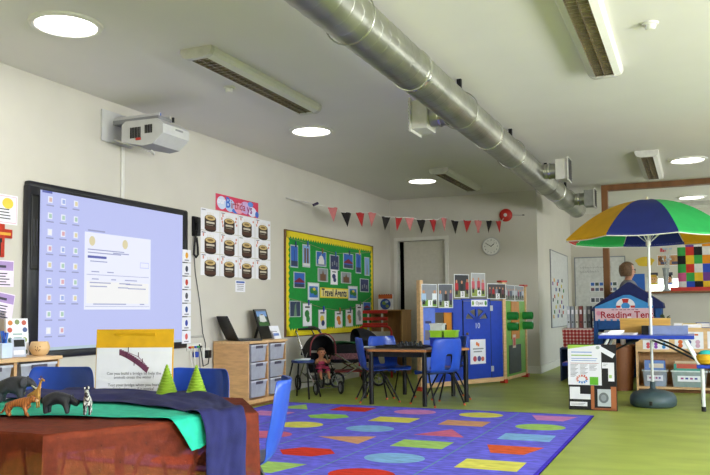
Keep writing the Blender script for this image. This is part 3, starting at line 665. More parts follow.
dup(chair, 'blue chair behind the toy animals at the left of the clothed table', (1.52, 2.99, 0), .29)

# ================================================================ middle table
hexa = lambda cx, cy, s: [(cx+s*math.cos(k*PI/3), cy+s*math.sin(k*PI/3)) for k in range(6)]
t = thing('hexagonal_table', 'middle hexagonal table with wood edged dark top and black legs', 'table', (hx, hy, 0))
MB().slab(hexa(0, 0, .615), .54, .562, mat('orange_wood_edge', '#b07443', .45, var=.08)).slab(hexa(0, 0, .603), .562, .5632, mat('table_laminate', '#6f5a4c', .35)).build('top', t, 0)
MB().slab(hexa(0, 0, .56), .485, .54, blk_metal).build('frame', t, 0)
for k in range(6): MB().cyl((.575*math.cos(k*PI/3), .575*math.sin(k*PI/3), 0), (.575*math.cos(k*PI/3), .575*math.sin(k*PI/3), .54), .024, blk_metal, n=14).build('leg', t)
t = thing('construction_tray', 'black game tray of small dark pieces on the middle table', 'tray', (1.68, 7.83, .5632), .1)
m = MB().bx(-.26, .26, -.17, .17, 0, .012, black).bx(-.26, .26, -.17, -.155, .012, .024, black).bx(-.26, .26, .155, .17, .012, .024, black).bx(-.26, -.245, -.155, .155, .012, .024, black).bx(.245, .26, -.155, .155, .012, .024, black)
m.build('base', t, 0)
for k in range(16):
    x, y = -.02+.065*(k % 4)+random.uniform(-.01, .01), -.11+.07*(k//4)
    MB().cyl((x, y, .012), (x, y, .045+.012*(k % 3)), .022, black, r1=.012, n=10).build('piece', t)
for k, (x, y, a, c, l) in enumerate(((-.36, .06, .4, '#cfd2d4', 'pale card lying flat at the left of the game tray'), (-.2, .26, -.2, '#aeb6c0', 'grey card behind the game tray'))):
    one(MB().box((0, 0, .004), (.22, .15, .006), P(c)).box((.0, .01, .009), (.12, .05, .004), black), 'card_sheet', l, 'card', (1.68+x, 7.83+y, .5632), a, 'cards on the middle table')
def tubbox(name, label, cx, cy, z, w, d, h, c, rz):
    m = MB(); mm = mat('tub_'+c.strip('#'), c, .4, var=.03); k = .88; th = .006
    for s in (-1, 1):
        m.box((s*(w/2-th), 0, h/2), (th, d, h), mm, R=RY(s*.06)); m.box((0, s*(d/2-th), h/2), (w-2*th, th, h), mm, R=RX(-s*.06))
    m.box((0, 0, .004), (w*.93, d*.93, .008), mm); m.bx(-w/2-.006, w/2+.006, -d/2-.008, -d/2+.004, h-.014, h, mm).bx(-w/2-.006, w/2+.006, d/2-.004, d/2+.008, h-.014, h, mm).bx(-w/2-.008, -w/2+.004, -d/2, d/2, h-.014, h, mm).bx(w/2-.004, w/2+.008, -d/2, d/2, h-.014, h, mm)
    return one(m, name, label, 'tub', (cx, cy, z), rz, 'tubs stacked on the middle table', 0)
tubbox('storage_tub', 'dark blue storage tub, bottom of the stack on the middle table', 2.02, 8.19, .5632, .27, .2, .10, '#1f2f9a', .1)
tubbox('storage_tub', 'lime green tub, left one on the blue tub', 1.95, 8.19, .6635, .135, .18, .075, '#8fc028', .1)
tubbox('storage_tub', 'lime green tub, right one on the blue tub', 2.10, 8.205, .6635, .135, .18, .075, '#8fc028', .1)
tubbox('storage_tub', 'frosted white tub topmost on the lime green tub', 1.952, 8.19, .7387, .137, .18, .075, '#c3c8c6', .1)
# low round stool near the prams
t = thing('stool', 'low stool with dark blue oval seat and black legs before the prams', 'stool', (.52, 7.74, 0))
MB().lathe([(.12, .385), (.135, .392), (.135, .41), (.125, .418)], mat('navy_plastic', '#22376f', .4), sx=1, sy=.85, n=28).build('seat', t)
for sx in (-1, 1):
    for sy in (-1, 1): MB().tube([(sx*.09, sy*.07, .39), (sx*.15, sy*.14, .0)], .01, blk_metal, n=8).build('leg', t)
one(MB().box((0, 0, .003), (.16, .11, .006), P('#bcd6d4')).box((.03, .02, .01), (.1, .08, .01), white), 'paper_pile', 'small pale papers lying on the navy stool', 'paper', (.52, 7.74, .418), .3)
# ================================================================ foreground table under a sheer brown cloth
t = thing('hexagonal_table', 'foreground hexagonal table hidden under the sheer brown cloth', 'table', (fx, fy, 0))
TZ = .553
TP = [(.33, -.56), (.70, .17), (.37, .59), (-.30, .57), (-.62, 0), (-.31, -.56)]     # table outline around its middle
TPs = lambda k_: [(x*k_, y*k_) for x, y in TP]
MB().slab(TPs(.975), TZ-.022, TZ, beech2).build('top', t, 0)
for x, y in TPs(.88): MB().cyl((x, y, 0), (x, y, TZ-.022), .022, blk_metal, n=12).build('leg', t)
MB().slab(TPs(.86), TZ-.075, TZ-.022, blk_metal).build('frame', t, 0)
def sheer(key, hexc, cover, rough=.75):
    m = mat(key, hexc, rough, var=.14, scale=26, bump=.25, bscale=90, alpha=cover)
    return m
brown = sheer('sheer_brown_cloth', '#7f3119', .58)
def hexr(a, s):                                  # distance to the table edge in direction a
    c, d = math.cos(a), math.sin(a)
    for (x0, y0), (x1, y1) in zip(TP, TP[1:]+TP[:1]):
        ex, ey = x1-x0, y1-y0; det = -c*ey+d*ex
        if abs(det) < 1e-9: continue
        r_ = (-x0*ey+y0*ex)/det; q = (c*y0-d*x0)/det
        if r_ > 0 and -1e-6 <= q <= 1+1e-6: return r_
    return .6
def cloth_pt(a, q, s=.632, rad=.02):
    """q: 0 centre .. 1 table edge .. beyond: hanging length in metres"""
    R0 = hexr(a, s)
    rnd = 0                    # 1 at corners
    if q <= 1: return R0*q, TZ+.004
    d = q-1; fold = .5+.5*math.sin(a*18+1.3*math.sin(a*5))
    return R0+.006+(.016*fold+.012*rnd)*min(1, d/.2), TZ+.004-d*(1-.02*fold)
def crumple(x, y): return .004*math.sin(31*x+7*y)*math.sin(23*y-11*x)+.003*math.sin(57*x)*math.sin(49*y)
m = MB(); na = 144; qs = [.001, .3, .6, .85, .96, .99, 1.0, 1.006, 1.03, 1.07, 1.12, 1.17, 1.22, 1.26]
def fnc(u, v):
    a = u*2*PI; k = v*(len(qs)-1); q = qs[round(k)]
    if q > 1: q = 1+(q-1)*(.93+.12*math.sin(a*2+.6)) if q > 1.01 else q
    R_, z = cloth_pt(a, q); x, y = R_*math.cos(a), R_*math.sin(a)
    if q <= 1: z += max(0, crumple(x*1.3, y*1.3)+.001)*(1 if .3 < q < .97 else .3)
    return (x, y, z)
m.grid(fnc, na, len(qs)-1, brown, wrap=True)
one(m, 'tablecloth', 'sheer rust brown cloth draped over the foreground table', 'tablecloth', (fx, fy, 0), 0, None, 38)
# strips of cloth laid across the table: turquoise under navy, both hanging over the right corner
def FP(s, o, z): return (2.58+.452*s+.892*o, 1.95+.892*s-.452*o, z)        # along the front right side of the table, o out from its edge
def strip_cloth(name, label, m_, path, width, thick, zoff, seed, nb=None):
    """path: list of (x, y, z, half width, direction offset)"""
    mb = MB(); n = len(path)-1; rr = random.Random(seed); ph = [rr.uniform(0, 6) for _ in range(6)]
    def f(u, v):
        k = u*n; i = min(int(k), n-1); q = k-i; q2 = q
        p0 = path[max(i-1, 0)]; p1 = path[i]; p2 = path[i+1]; p3 = path[min(i+2, n)]
        def cr(j): return .5*((2*p1[j])+(-p0[j]+p2[j])*q+(2*p0[j]-5*p1[j]+4*p2[j]-p3[j])*q*q+(-p0[j]+3*p1[j]-3*p2[j]+p3[j])*q**3)
        ax, ay, az, bx_, by_, bz = [cr(j) for j in range(6)]
        x, y, z = ax+(bx_-ax)*v, ay+(by_-ay)*v, az+(bz-az)*v
        wv = math.sin(v*9+u*5+ph[0])*.5+math.sin(v*17-u*11+ph[1])*.3+math.sin(u*23+v*6+ph[2])*.3+.2*math.sin(u*41+v*29+ph[3])
        return x, y, z, wv, (min(1, max(0, u*n-nb+2)) if nb else 0)
    def g(u, v):
        x, y, z, wv, bl = f(u, v)
        h = thick*(.5+.5*wv)
        if z > TZ: return (x, y, z+max(0, h)*(1-.6*bl))
        return (x+h*.4, y-h*.2, z)
    mb.grid(g, n*6, 26, m_)
    o = one(mb, name, label, 'cloth', (0, 0, 0), 0, 'folded cloths across the table', 180)
    bake(o, [('SOLIDIFY', dict(thickness=.003, offset=1)), ('SUBSURF', dict(levels=1, render_levels=1))])
    return o
teal = mat('turquoise_cloth', '#20b69a', .8, var=.08, scale=30, bump=.15, bscale=400)
navyc = mat('navy_cloth', '#23255c', .9, var=.12, scale=16, bump=.2, bscale=300)
z0 = TZ+.011
# each row: near edge point, far edge point
strip_cloth('table_cloth_strip', 'turquoise cloth strip under the toy animals, corner hanging at the right', teal,
  [(1.62, 2.30, z0, 1.70, 2.90, z0), (2.10, 2.19, z0, 1.95, 2.95, z0), (2.30, 2.25, z0, 2.2, 2.98, z0), (2.50, 2.285, z0, 2.42, 3.02, z0), (2.64, 2.31, z0+.003, 2.58, 2.97, z0), FP(.40, -.035, z0+.004)+FP(.66, -.04, z0+.002), FP(.435, .006, z0+.003)+FP(.65, .008, z0), FP(.445, .03, .553)+FP(.64, .03, .553), FP(.465, .04, .52)+FP(.63, .042, .52), FP(.485, .046, .485)+FP(.6, .046, .485), FP(.505, .05, .45)+FP(.53, .05, .455)], 0, .006, 0, 3)
one_t = MB()
strip_cloth('table_cloth_strip', 'crumpled navy cloth strip across the table and down its right corner', navyc,
  [(1.62, 2.52, z0+.008, 1.66, 3.0, z0+.008), (1.95, 2.53, z0+.008, 1.86, 3.0, z0+.008), (2.13, 2.57, z0+.008, 2.05, 3.0, z0+.01), (2.30, 2.60, z0+.008, 2.24, 2.99, z0+.012), (2.47, 2.57, z0+.008, 2.42, 2.96, z0+.014), (2.64, 2.52, z0+.01, 2.58, 2.90, z0+.012), (2.745, 2.48, z0+.01, 2.72, 2.80, z0+.012), FP(.53, -.04, z0+.014)+FP(.75, -.06, z0+.012), FP(.545, .03, z0+.012)+FP(.735, .03, z0+.010), FP(.55, .062, .50)+FP(.725, .062, .50), FP(.55, .066, .40)+FP(.72, .066, .40), FP(.55, .068, .30)+FP(.72, .068, .30), FP(.55, .068, .2)+FP(.715, .068, .2)], 0, .028, 0, 11, nb=7)
# sign: yellow card holder with a white sheet
ts = thing('question_sign', 'white printed sign in a yellow card holder standing on the table', 'sign', (2.035, 3.05, TZ+.006), math.atan2(.14, .34))
yc = mat('yellow_card', '#d9a514', .55, var=.05)
MB(Matrix.Rotation(-.06, 4, 'X')).bx(-.19, .19, 0, .006, 0, .315, yc).bx(-.19, .19, -.004, 0, .225, .24, yc).build('holder', ts, 0)
MB().box((0, .065, .15), (.2, .004, .31), yc, R=RX(.34)).build('back_strut', ts, 0)
s = MB(Matrix.Rotation(-.06, 4, 'X')); s.bx(-.186, .184, -.003, -.0005, 0, .232, white)
brd = [mat('bridge_purple', '#6a3350', .6), P('#8a5a78'), P('#4a2338')]
for k in range(14):
    u = k/13; x = -.075+.125*u; z = .205-.05*u-.03*u*u; s.pg([(x, z-.014), (x+.012, z-.02-.004*u), (x+.012+.012*u, z+.012-.008*u), (x, z+.012)], brd[0], -.0034-.0001*k)
s.tube([(-.07, -.004, .212), (-.03, -.004, .202), (.02, -.004, .18), (.058, -.004, .14)], .0016, brd[1], n=4).tube([(-.075, -.004, .19), (-.03, -.004, .182), (.01, -.004, .16), (.045, -.004, .115)], .0016, brd[2], n=4)
for x, z in ((-.04, .19), (.02, .19), (.0, .15), (.04, .16), (-.03, .215)): s.r(x, z, .004, .024, brd[2], -.0055)
for k, l in enumerate(('Can you build a bridge to help the', 'animals cross the water ?', '', 'Test your bridge when you have', 'finished to see if it works!')):
    if l: s.text(l, -.0, .1-.0185*k, .0192, P('#32304a'), -.0042)
s.build('sheet', ts, 0)
# green cone trees
for k, (x, y, l) in enumerate(((2.315, 2.94, 'left green ridged cone tree in front of the sign'), (2.47, 2.95, 'right green ridged cone tree, away from the sign'))):
    m = MB(); cg = mat('lime_cone', '#86a82a', .55, var=.06); pr = []
    for i in range(11):
        r_ = .05*(1-i/11.5); pr += [(r_, .0125*i), (r_+.0012, .0125*i+.006), (r_-.002, .0125*i+.0115)]
    pr.append((.004, .14)); m.lathe(pr, cg, n=28)
    one(m, 'cone_tree', l, 'toy tree', (x, y, TZ+.022), 0, 'green cone trees', 25)
# toy animals
G = 'toy animals on the table'
zt = TZ+.016
def eyes(mb, pts, r_=.0022):
    for p in pts: mb.ell(p, r_, black, n=8, k=5)
def striped(key, c1, c2, sc, rot=(0, 0, 0), thr=.5):
    m = mat(key, c1, .45, var=.05); nt = m.node_tree; N, L = nt.nodes, nt.links; b = N['Principled BSDF']
    tc = N.new('ShaderNodeTexCoord'); w_ = N.new('ShaderNodeTexWave'); w_.inputs['Scale'].default_value = sc; w_.inputs['Distortion'].default_value = 3; w_.inputs['Detail Scale'].default_value = 2
    cr = N.new('ShaderNodeValToRGB'); cr.color_ramp.interpolation = 'CONSTANT'; cr.color_ramp.elements[0].color = lin(c1); cr.color_ramp.elements[1].position = thr; cr.color_ramp.elements[1].color = lin(c2)
    L.new(tc.outputs['Object'], w_.inputs['Vector']); L.new(w_.outputs['Fac'], cr.inputs['Fac']); L.new(cr.outputs['Color'], b.inputs['Base Color']); return m
# tiger (faces +x)
tg = striped('tiger_coat', '#b06a34', '#7a4424', 34, thr=.78)
def tiger_extra(mb):
    for s_ in (-1, 1): mb.ell((.047, s_*.009, .075), (.004, .003, .005), tg, n=8, k=5)
    mb.ell((.064, 0, .058), (.007, .007, .006), P('#d8b48a'), n=8, k=5); eyes(mb, [(.0605, -.007, .066), (.0605, .007, .066)], .0018)
o = skin('toy_tiger', [[(-.04, 0, .053, .016), (-.012, 0, .052, .0155), (.018, 0, .056, .016), (.036, 0, .062, .0125), (.052, 0, .064, .0125), (.063, 0, .059, .007)],
  [(-.04, 0, .053, .016), (-.055, 0, .046, .005), (-.064, 0, .026, .0045), (-.076, 0, .012, .004), (-.086, 0, .012, .0035)],
  *[[(-.04, 0, .053, .016), (-.042, s_*.010, .036, .0095), (-.05, s_*.011, .02, .006), (-.046-.004*s_, s_*.011, .006, .0055), (-.038-.004*s_, s_*.011, .004, .005)] for s_ in (-1, 1)],
  *[[(.018, 0, .056, .016), (.02, s_*.010, .036, .008), (.02-.006*s_, s_*.010, .018, .006), (.024-.01*s_, s_*.010, .005, .0055), (.031-.01*s_, s_*.010, .004, .005)] for s_ in (-1, 1)]], tg, extra=tiger_extra)
o.location = (2.215, 2.19, zt); o.rotation_euler = (0, 0, .3); o.scale = (1.0, 1.0, 1.0); tag(o, 'orange toy tiger walking at the front left of the table', 'toy animal', G)
# giraffe
gf = striped('giraffe_coat', '#c08a3e', '#8a5424', 60, thr=.72)
def gir_extra(mb):
    for s_ in (-1, 1):
        mb.cyl((.028, s_*.004, .128), (.027, s_*.005, .137), .0014, P('#4a2c18'), n=6); mb.ell((.026, s_*.010, .125), (.003, .005, .0025), gf, n=8, k=5)
    eyes(mb, [(.036, -.006, .123), (.036, .006, .123)], .0016)
o = skin('toy_giraffe', [[(-.024, 0, .062, .012), (0, 0, .066, .0125), (.014, 0, .07, .011), (.02, 0, .092, .0065), (.026, 0, .112, .0052), (.03, 0, .122, .0065), (.045, 0, .116, .0042)],
  [(-.024, 0, .062, .012), (-.036, 0, .055, .002), (-.038, 0, .035, .002)],
  *[[(-.024, 0, .062, .012), (-.025, s_*.007, .045, .006), (-.028, s_*.007, .025, .0036), (-.026, s_*.007, .004, .004)] for s_ in (-1, 1)],
  *[[(.014, 0, .07, .011), (.014, s_*.007, .045, .0055), (.014, s_*.007, .025, .0036), (.015, s_*.007, .004, .004)] for s_ in (-1, 1)]], gf, extra=gir_extra)
o.location = (2.09, 2.38, zt); o.rotation_euler = (0, 0, .2); o.scale = (.97, .97, .97); tag(o, 'tall yellow brown toy giraffe behind the tiger', 'toy animal', G)
# rhinoceros: dark heavy body, head low at the right, horn
rh = mat('rhino_grey', '#2a2a31', .5, var=.15, scale=60, bump=.3, bscale=500)
def rh_extra(mb):
    mb.cyl((.071, 0, .034), (.077, 0, .052), .0045, rh, r1=.0008, n=8); mb.cyl((.06, 0, .044), (.063, 0, .053), .0035, rh, r1=.0008, n=8)
    for s_ in (-1, 1): mb.ell((.046, s_*.011, .057), (.003, .003, .007), rh, n=8, k=5)
    eyes(mb, [(.062, -.0095, .04), (.062, .0095, .04)], .0016)
o = skin('toy_rhinoceros', [[(-.04, 0, .05, .02), (-.02, 0, .054, .0225), (.008, 0, .053, .022), (.028, 0, .053, .019), (.044, 0, .047, .0145), (.058, 0, .038, .0115), (.073, 0, .03, .0085)],
  [(-.04, 0, .05, .02), (-.059, 0, .055, .003), (-.064, 0, .035, .0025)],
  *[[(-.04, 0, .05, .02), (-.042, s_*.013, .03, .0115), (-.043, s_*.014, .014, .0085), (-.041, s_*.014, .004, .009)] for s_ in (-1, 1)],
  *[[(.028, 0, .053, .019), (.03, s_*.013, .03, .0105), (.03-.006*s_, s_*.014, .014, .0085), (.032-.006*s_, s_*.014, .004, .009)] for s_ in (-1, 1)]], rh, extra=rh_extra)
o.location = (2.32, 2.275, zt); o.rotation_euler = (0, 0, .38); o.scale = (1.05, 1.15, 1.2); tag(o, 'dark grey toy rhinoceros in the middle of the animals', 'toy animal', G)
# zebra, nearly head on
zb = striped('zebra_coat', '#d9d7d2', '#29262a', 48, thr=.5)
def zb_extra(mb):
    for s_ in (-1, 1): mb.ell((.042, s_*.006, .097), (.0025, .003, .007), zb, n=8, k=5)
    mb.box((.024, 0, .092), (.02, .003, .012), P('#2c282a'), R=RY(-.9)); eyes(mb, [(.05, -.0065, .087), (.05, .0065, .087)], .0016)
    mb.ell((.064, 0, .076), (.005, .0052, .005), P('#3a3234'), n=8, k=5)
o = skin('toy_zebra', [[(-.03, 0, .052, .0125), (-.005, 0, .052, .0125), (.018, 0, .055, .0125), (.03, 0, .072, .0085), (.042, 0, .087, .0078), (.053, 0, .083, .0065), (.064, 0, .076, .0052)],
  [(-.03, 0, .052, .0125), (-.042, 0, .048, .002), (-.045, 0, .028, .0022)],
  *[[(-.03, 0, .052, .0125), (-.031, s_*.008, .036, .0065), (-.035, s_*.008, .02, .004), (-.032, s_*.008, .004, .0045)] for s_ in (-1, 1)],
  *[[(.018, 0, .055, .0125), (.018, s_*.008, .036, .006), (.019, s_*.008, .02, .004), (.019, s_*.008, .004, .0045)] for s_ in (-1, 1)]], zb, extra=zb_extra)
o.location = (2.45, 2.285, zt); o.rotation_euler = (0, 0, -.9); o.scale = (1.15, 1.15, 1.12); tag(o, 'black and white toy zebra, rightmost of the animals', 'toy animal', G)
# elephant at the left edge
el = mat('elephant_grey', '#302f36', .5, var=.12, scale=50, bump=.3, bscale=400)
def el_extra(mb):
    for s_ in (-1, 1):
        mb.ell((.052, s_*.032, .098), (.008, .022, .026), el, R=RZ(s_*.5), n=12, k=7)
        mb.tube([(.082, s_*.012, .082), (.1, s_*.015, .07), (.118, s_*.014, .072)], [.004, .0035, .001], P('#d8d0bc'), n=8)
    eyes(mb, [(.083, -.016, .1), (.083, .016, .1)], .0022)
o = skin('toy_elephant', [[(-.05, 0, .085, .034), (-.02, 0, .09, .038), (.025, 0, .09, .035), (.05, 0, .1, .026), (.072, 0, .098, .022), (.092, 0, .08, .012), (.1, 0, .055, .0085), (.1, 0, .03, .0065), (.108, 0, .018, .005)],
  [(-.05, 0, .085, .034), (-.086, 0, .088, .004), (-.092, 0, .055, .003)],
  *[[(-.05, 0, .085, .034), (-.052, s_*.02, .05, .017), (-.054, s_*.021, .025, .0125), (-.052, s_*.021, .006, .0135)] for s_ in (-1, 1)],
  *[[(.025, 0, .09, .035), (.03, s_*.02, .05, .015), (.03-.008*s_, s_*.021, .025, .012), (.032-.008*s_, s_*.021, .006, .0135)] for s_ in (-1, 1)]], el, extra=el_extra)
o.location = (1.92, 2.43, zt+.008); o.rotation_euler = (0, 0, .5); o.scale = (.92, .92, .92); tag(o, 'grey toy elephant with pale tusks cut by the left edge', 'toy animal', G)
# ================================================================ rug of shapes
def pile(key, hexc, v=.12):
    return mat('rug_'+key, hexc, .95, var=v, scale=22, bump=.5, bscale=260, stretch=(.5, 1.4, 1), spec=.1)
rb = pile('blue', '#6c68da', .17); re_ = pile('edge', '#4534c0')
rc = {k: pile(k, c) for k, c in dict(pink='#cc84bc', lime='#a2c86a', lblue='#82b0dc', orange='#dc6038', yellow='#d6d160', peach='#d09a72', red='#cf3a28', salmon='#cc6a88', green='#8fc45c').items()}
rx0, ry0 = 2.105, 5.6
m = MB().bx(-1.585, 1.585, -1.65, 1.65, 0, .007, rb)
for x0, x1, y0, y1 in ((-1.585, 1.585, 1.625, 1.65), (-1.585, 1.585, -1.65, -1.625), (1.56, 1.585, -1.625, 1.625), (-1.585, -1.56, -1.625, 1.625)): m.bx(x0, x1, y0, y1, 0, .0085, re_)
ln = pile('seam', '#6a9fae')
for x in (-.95, -.315, .32, .925): m.poly([(x-.005, -1.62, .0074), (x+.005, -1.62, .0074), (x+.005, 1.62, .0074), (x-.005, 1.62, .0074)], ln)
for k in range(5): y = -1.09+.55*k; m.poly([(-1.55, y-.004, .0073), (1.55, y-.004, .0073), (1.55, y+.004, .0073), (-1.55, y+.004, .0073)], pile('row', '#5a58c0'))
GX = [-1.235, -.63, .005, .635, 1.265]; GY = [-1.4, -.86, -.3, .25, .8, 1.35]
SH = [['peach rect', 'lblue ell', 'yellow tri', 'red hex', 'pink rect', 'lime tri'],
      ['orange ell', 'green rect', 'salmon ell', 'yellow ell', 'green hex', 'red rect'],
      ['lime trap', 'red hex', 'peach tri', 'lblue ell', 'yellow rect', 'pink ell'],
      ['red ell', 'lblue ell', 'lime rect', 'salmon tri', 'peach rect', 'yellow ell'],
      ['salmon hex', 'yellow rect', 'orange trap', 'lblue rect', 'lime ell', 'pink trap']]
for ci in range(5):
    for ri in range(6):
        c, k = SH[ci][ri].split(); x, y = GX[ci], GY[ri]
        if k == 'ell': q = [(.2*math.cos(2*PI*j/28), .17*math.sin(2*PI*j/28)) for j in range(28)]
        elif k == 'rect': q = [(-.19, -.15), (.19, -.15), (.19, .15), (-.19, .15)]
        elif k == 'hex': q = [(.21*math.cos(j*PI/3), .17*math.sin(j*PI/3)) for j in range(6)]
        elif k == 'tri': q = [(.2, -.17), (-.0, .19), (-.2, -.17)] if ci != 2 else [(.2, -.16), (.2, .2), (-.22, .05)]
        else: q = [(-.1, -.16), (.12, -.16), (.2, .15), (-.2, .15)]
        m.poly([(x+a, y+b_, .0078) for a, b_ in q], rc[c])
one(m, 'rug', 'large indigo rug printed with rows of bright coloured shapes', 'rug', (rx0, ry0, 0), 0, None, 0)

# ================================================================ play house of painted panels
ph = thing('play_house', 'blue and green wooden play house front numbered 10', 'play house', (1.52, 8.85, 0), math.atan2(1.33, .695))
pbl = mat('house_blue', '#1c3fae', .45, var=.04); pbl2 = mat('house_blue_light', '#5a74cf', .5, var=.05); porg = mat('house_orange', '#c07a1e', .5, var=.08, scale=10); pgr = mat('house_green', '#6aa53a', .5, var=.05); pred = P('#c03a2c', .45)
MB().bx(-.02, .03, -.03, .03, .05, 1.32, beech2).build('post', ph, 0)
MB().bx(1.48, 1.535, -.03, .03, .05, 1.1, beech2).build('post', ph, 0)
MB().bx(.03, 1.48, -.025, .025, .03, .085, beech2).build('bottom_rail', ph, 0)
m = MB().bx(.03, .245, -.012, .012, .085, .99, pbl2).bx(.245, .56, -.012, .012, .085, .5, pbl).bx(.245, .56, -.012, .012, .93, .985, pbl)
m.bx(.08, .18, -.0135, -.012, .8, .83, P('#3a3c6a')).bx(.075, .18, -.0135, -.012, .6, .72, P('#6d6a78')).build('window_panel', ph, 0)
MB().bx(.43, .57, .015, .03, .4, .96, porg).build('orange_board', ph, 0)
MB().box((.4, -.016, .76), (.06, .012, .015), blk_metal).box((.42, -.02, .75), (.015, .02, .06), blk_metal).build('latch', ph, 0)
MB().bx(.56, .725, -.012, .012, .085, 1.09, pbl).bx(1.255, 1.48, -.012, .012, .085, 1.075, pbl).bx(.725, 1.255, -.012, .012, 1.075, 1.1, pbl).build('door_surround', ph, 0)
# door with a cut out fanlight: outline faces around four wedges
dm_ = MB(); fcx, fcz, frx, frz = .985, .835, .205, .135
y0, y1 = -.02, .0
def fan_hole():
    x0, x1, z0, z1 = .74, 1.24, .09, 1.07
    dm_.bx(x0, x1, y0, y1, z0, fcz-.01, pbl)
    dm_.bx(x0, x1, y0, y1, fcz+frz, z1, pbl)
    for s_, xa, xb in ((-1, x0, fcx-frx), (1, fcx+frx, x1)): dm_.bx(xa, xb, y0, y1, fcz-.01, fcz+frz, pbl)
    for s_ in (-1, 1):                                   # the corners outside the fan
        arc = [(fcx+s_*frx*math.cos(a), fcz+frz*math.sin(a)) for a in [k*PI/2/8 for k in range(9)]]
        for p, q in zip(arc, arc[1:]): dm_.prism([p, q, (q[0], fcz+frz), (p[0], fcz+frz)] if abs(q[1]-fcz-frz) > 1e-4 else [p, q, (p[0], fcz+frz)], y0, y1, pbl)
    for a in (0.0, PI/4, PI/2, 3*PI/4, PI):               # spokes
        c_, s__ = math.cos(a), math.sin(a); dm_.prism([(fcx-.018*s__, fcz+.014*c_-.004), (fcx+frx*c_-.02*s__, fcz+frz*s__+.014*c_), (fcx+frx*c_+.02*s__, fcz+frz*s__-.014*c_), (fcx+.018*s__, fcz-.014*c_-.004)], y0, y1, pbl)
    dm_.prism([(fcx+.06*math.cos(a), fcz-.01+.05*math.sin(a)) for a in [k*PI/8 for k in range(9)]], y0, y1, pbl)
fan_hole()
dr = dm_.build('door', ph, 0)
MB().text('10', .99, .755, .1, P('#c9ccd8'), -.0212).build('house_number', dr, 0)
MB().ell((.79, -.032, .66), .018, P('#6d5a3a')).build('door_knob', dr)
MB().bx(.728, .738, -.018, .01, .09, 1.08, black).bx(1.243, 1.252, -.018, .01, .09, 1.08, black).build('door_gap', ph, 0)
for z in (.98, .2): MB().bx(1.235, 1.285, -.026, -.02, z-.035, z+.035, P('#b9bcc4'), bev=.002).build('hinge', dr, 0)
# green side wall going back to the room wall
SM = Matrix.Translation((1.51, 0, 0)) @ Matrix.Rotation(math.radians(23.4), 4, 'Z') @ Matrix.Diagonal((.9, 1, 1, 1))
MB(SM).bx(.03, .37, -.012, .012, .06, 1.08, pgr).bx(.77, 1.12, -.012, .012, .06, 1.08, pgr).bx(.37, .77, -.012, .012, .06, .58, pgr).build('side_panel', ph, 0)
MB(SM).bx(.36, .78, -.02, -.005, .56, 1.07, porg).build('orange_board', ph, 0)
MB(SM).bx(1.12, 1.17, -.03, .03, .05, 1.29, beech2).build('post', ph, 0)
MB(SM).bx(.0, 1.12, -.02, .02, .03, .07, beech2).build('bottom_rail', ph, 0)
MB(SM).bx(.22, .85, -.018, -.012, .1, .48, mat('slate_board', '#3d4340', .6, var=.1)).build('slate_door', ph, 0)
MB(SM).bx(.4, .56, -.021, -.018, .44, .62, P('#c9b8a8')).bx(.42, .54, -.0225, -.021, .47, .58, pred).build('door_picture', ph, 0)
gt = mat('green_tube', '#1f7d3a', .3, coat=.3)
for s_ in (.2, 1.02):
    for z in (.735, .875):
        MB(SM @ Matrix.Translation((s_, 0, z)) @ Matrix.Rotation(PI/2, 4, 'X')).lathe([(.055, .0), (.055, .15), (.047, .152), (.047, .03)], gt, n=20, caps=False).lathe([(.001, .03), (.05, .03)], black, n=20, caps=False).build('side_tube', ph)
for x, z in ((-.0, 0), (1.505, 0)): MB().bx(x-.03, x+.03, -.045, .045, 0, .05, pred, bev=.004).build('red_foot', ph, 0)
MB(SM).bx(1.09, 1.19, -.05, .05, 0, .05, pred, bev=.004).build('red_foot', ph, 0)
MB().bx(1.475, 1.545, -.03, .04, 1.1, 1.32, beech2).bx(1.45, 1.57, -.035, .045, 1.32, 1.345, pred, bev=.006).build('red_cap', ph, 0)
MB(SM).bx(1.02, 1.22, -.04, .04, 1.29, 1.315, pred, bev=.006).build('red_cap', ph, 0)
# photographs along the top of the house
hz = ph.rotation_euler.z; ca, sa = math.cos(hz), math.sin(hz)
def on_house(x, y, z): return (1.52+ca*x-sa*y, 8.85+sa*x+ca*y, z)
kit, skin_, grass, drk = P('#b3272c'), P('#c48a6a'), P('#6d9a2c'), P('#22242c')
def photo_people(w_, h_, n, kits, bg, ground, num):
    mb = sheet(w_, h_, P('#dfe3ea')); y = -.0034; a, b_ = w_/2-.01, h_/2-.008
    mb.r(0, .3*b_, 2*a, 1.4*b_, bg, y).r(0, -.7*b_, 2*a, .6*b_, ground, y-.0002)
    rr = random.Random(num*3+1)
    for k in range(n):
        x = -a*.75+1.5*a*k/max(1, n-1)+rr.uniform(-.01, .01); z = rr.uniform(-.1, .15)*b_; c = kits[k % len(kits)]
        mb.r(x, z-.1*b_, .45*a/n*3.0, .7*b_, c, y-.0004-.0001*k).r(x, z-.55*b_, .3*a/n*3, .45*b_, drk, y-.0004-.0001*k).e(x, z+.4*b_, .12*a*3/n, .15*b_, skin_, y-.0004-.0001*k)
    if num: mb.r(.1*a, -.72*b_, .075, .075, white, y-.0016).text(str(num), .1*a, -.72*b_, .075, ink, y-.002, bold=.01)
    return mb
G = 'numbered photos along the play house top'
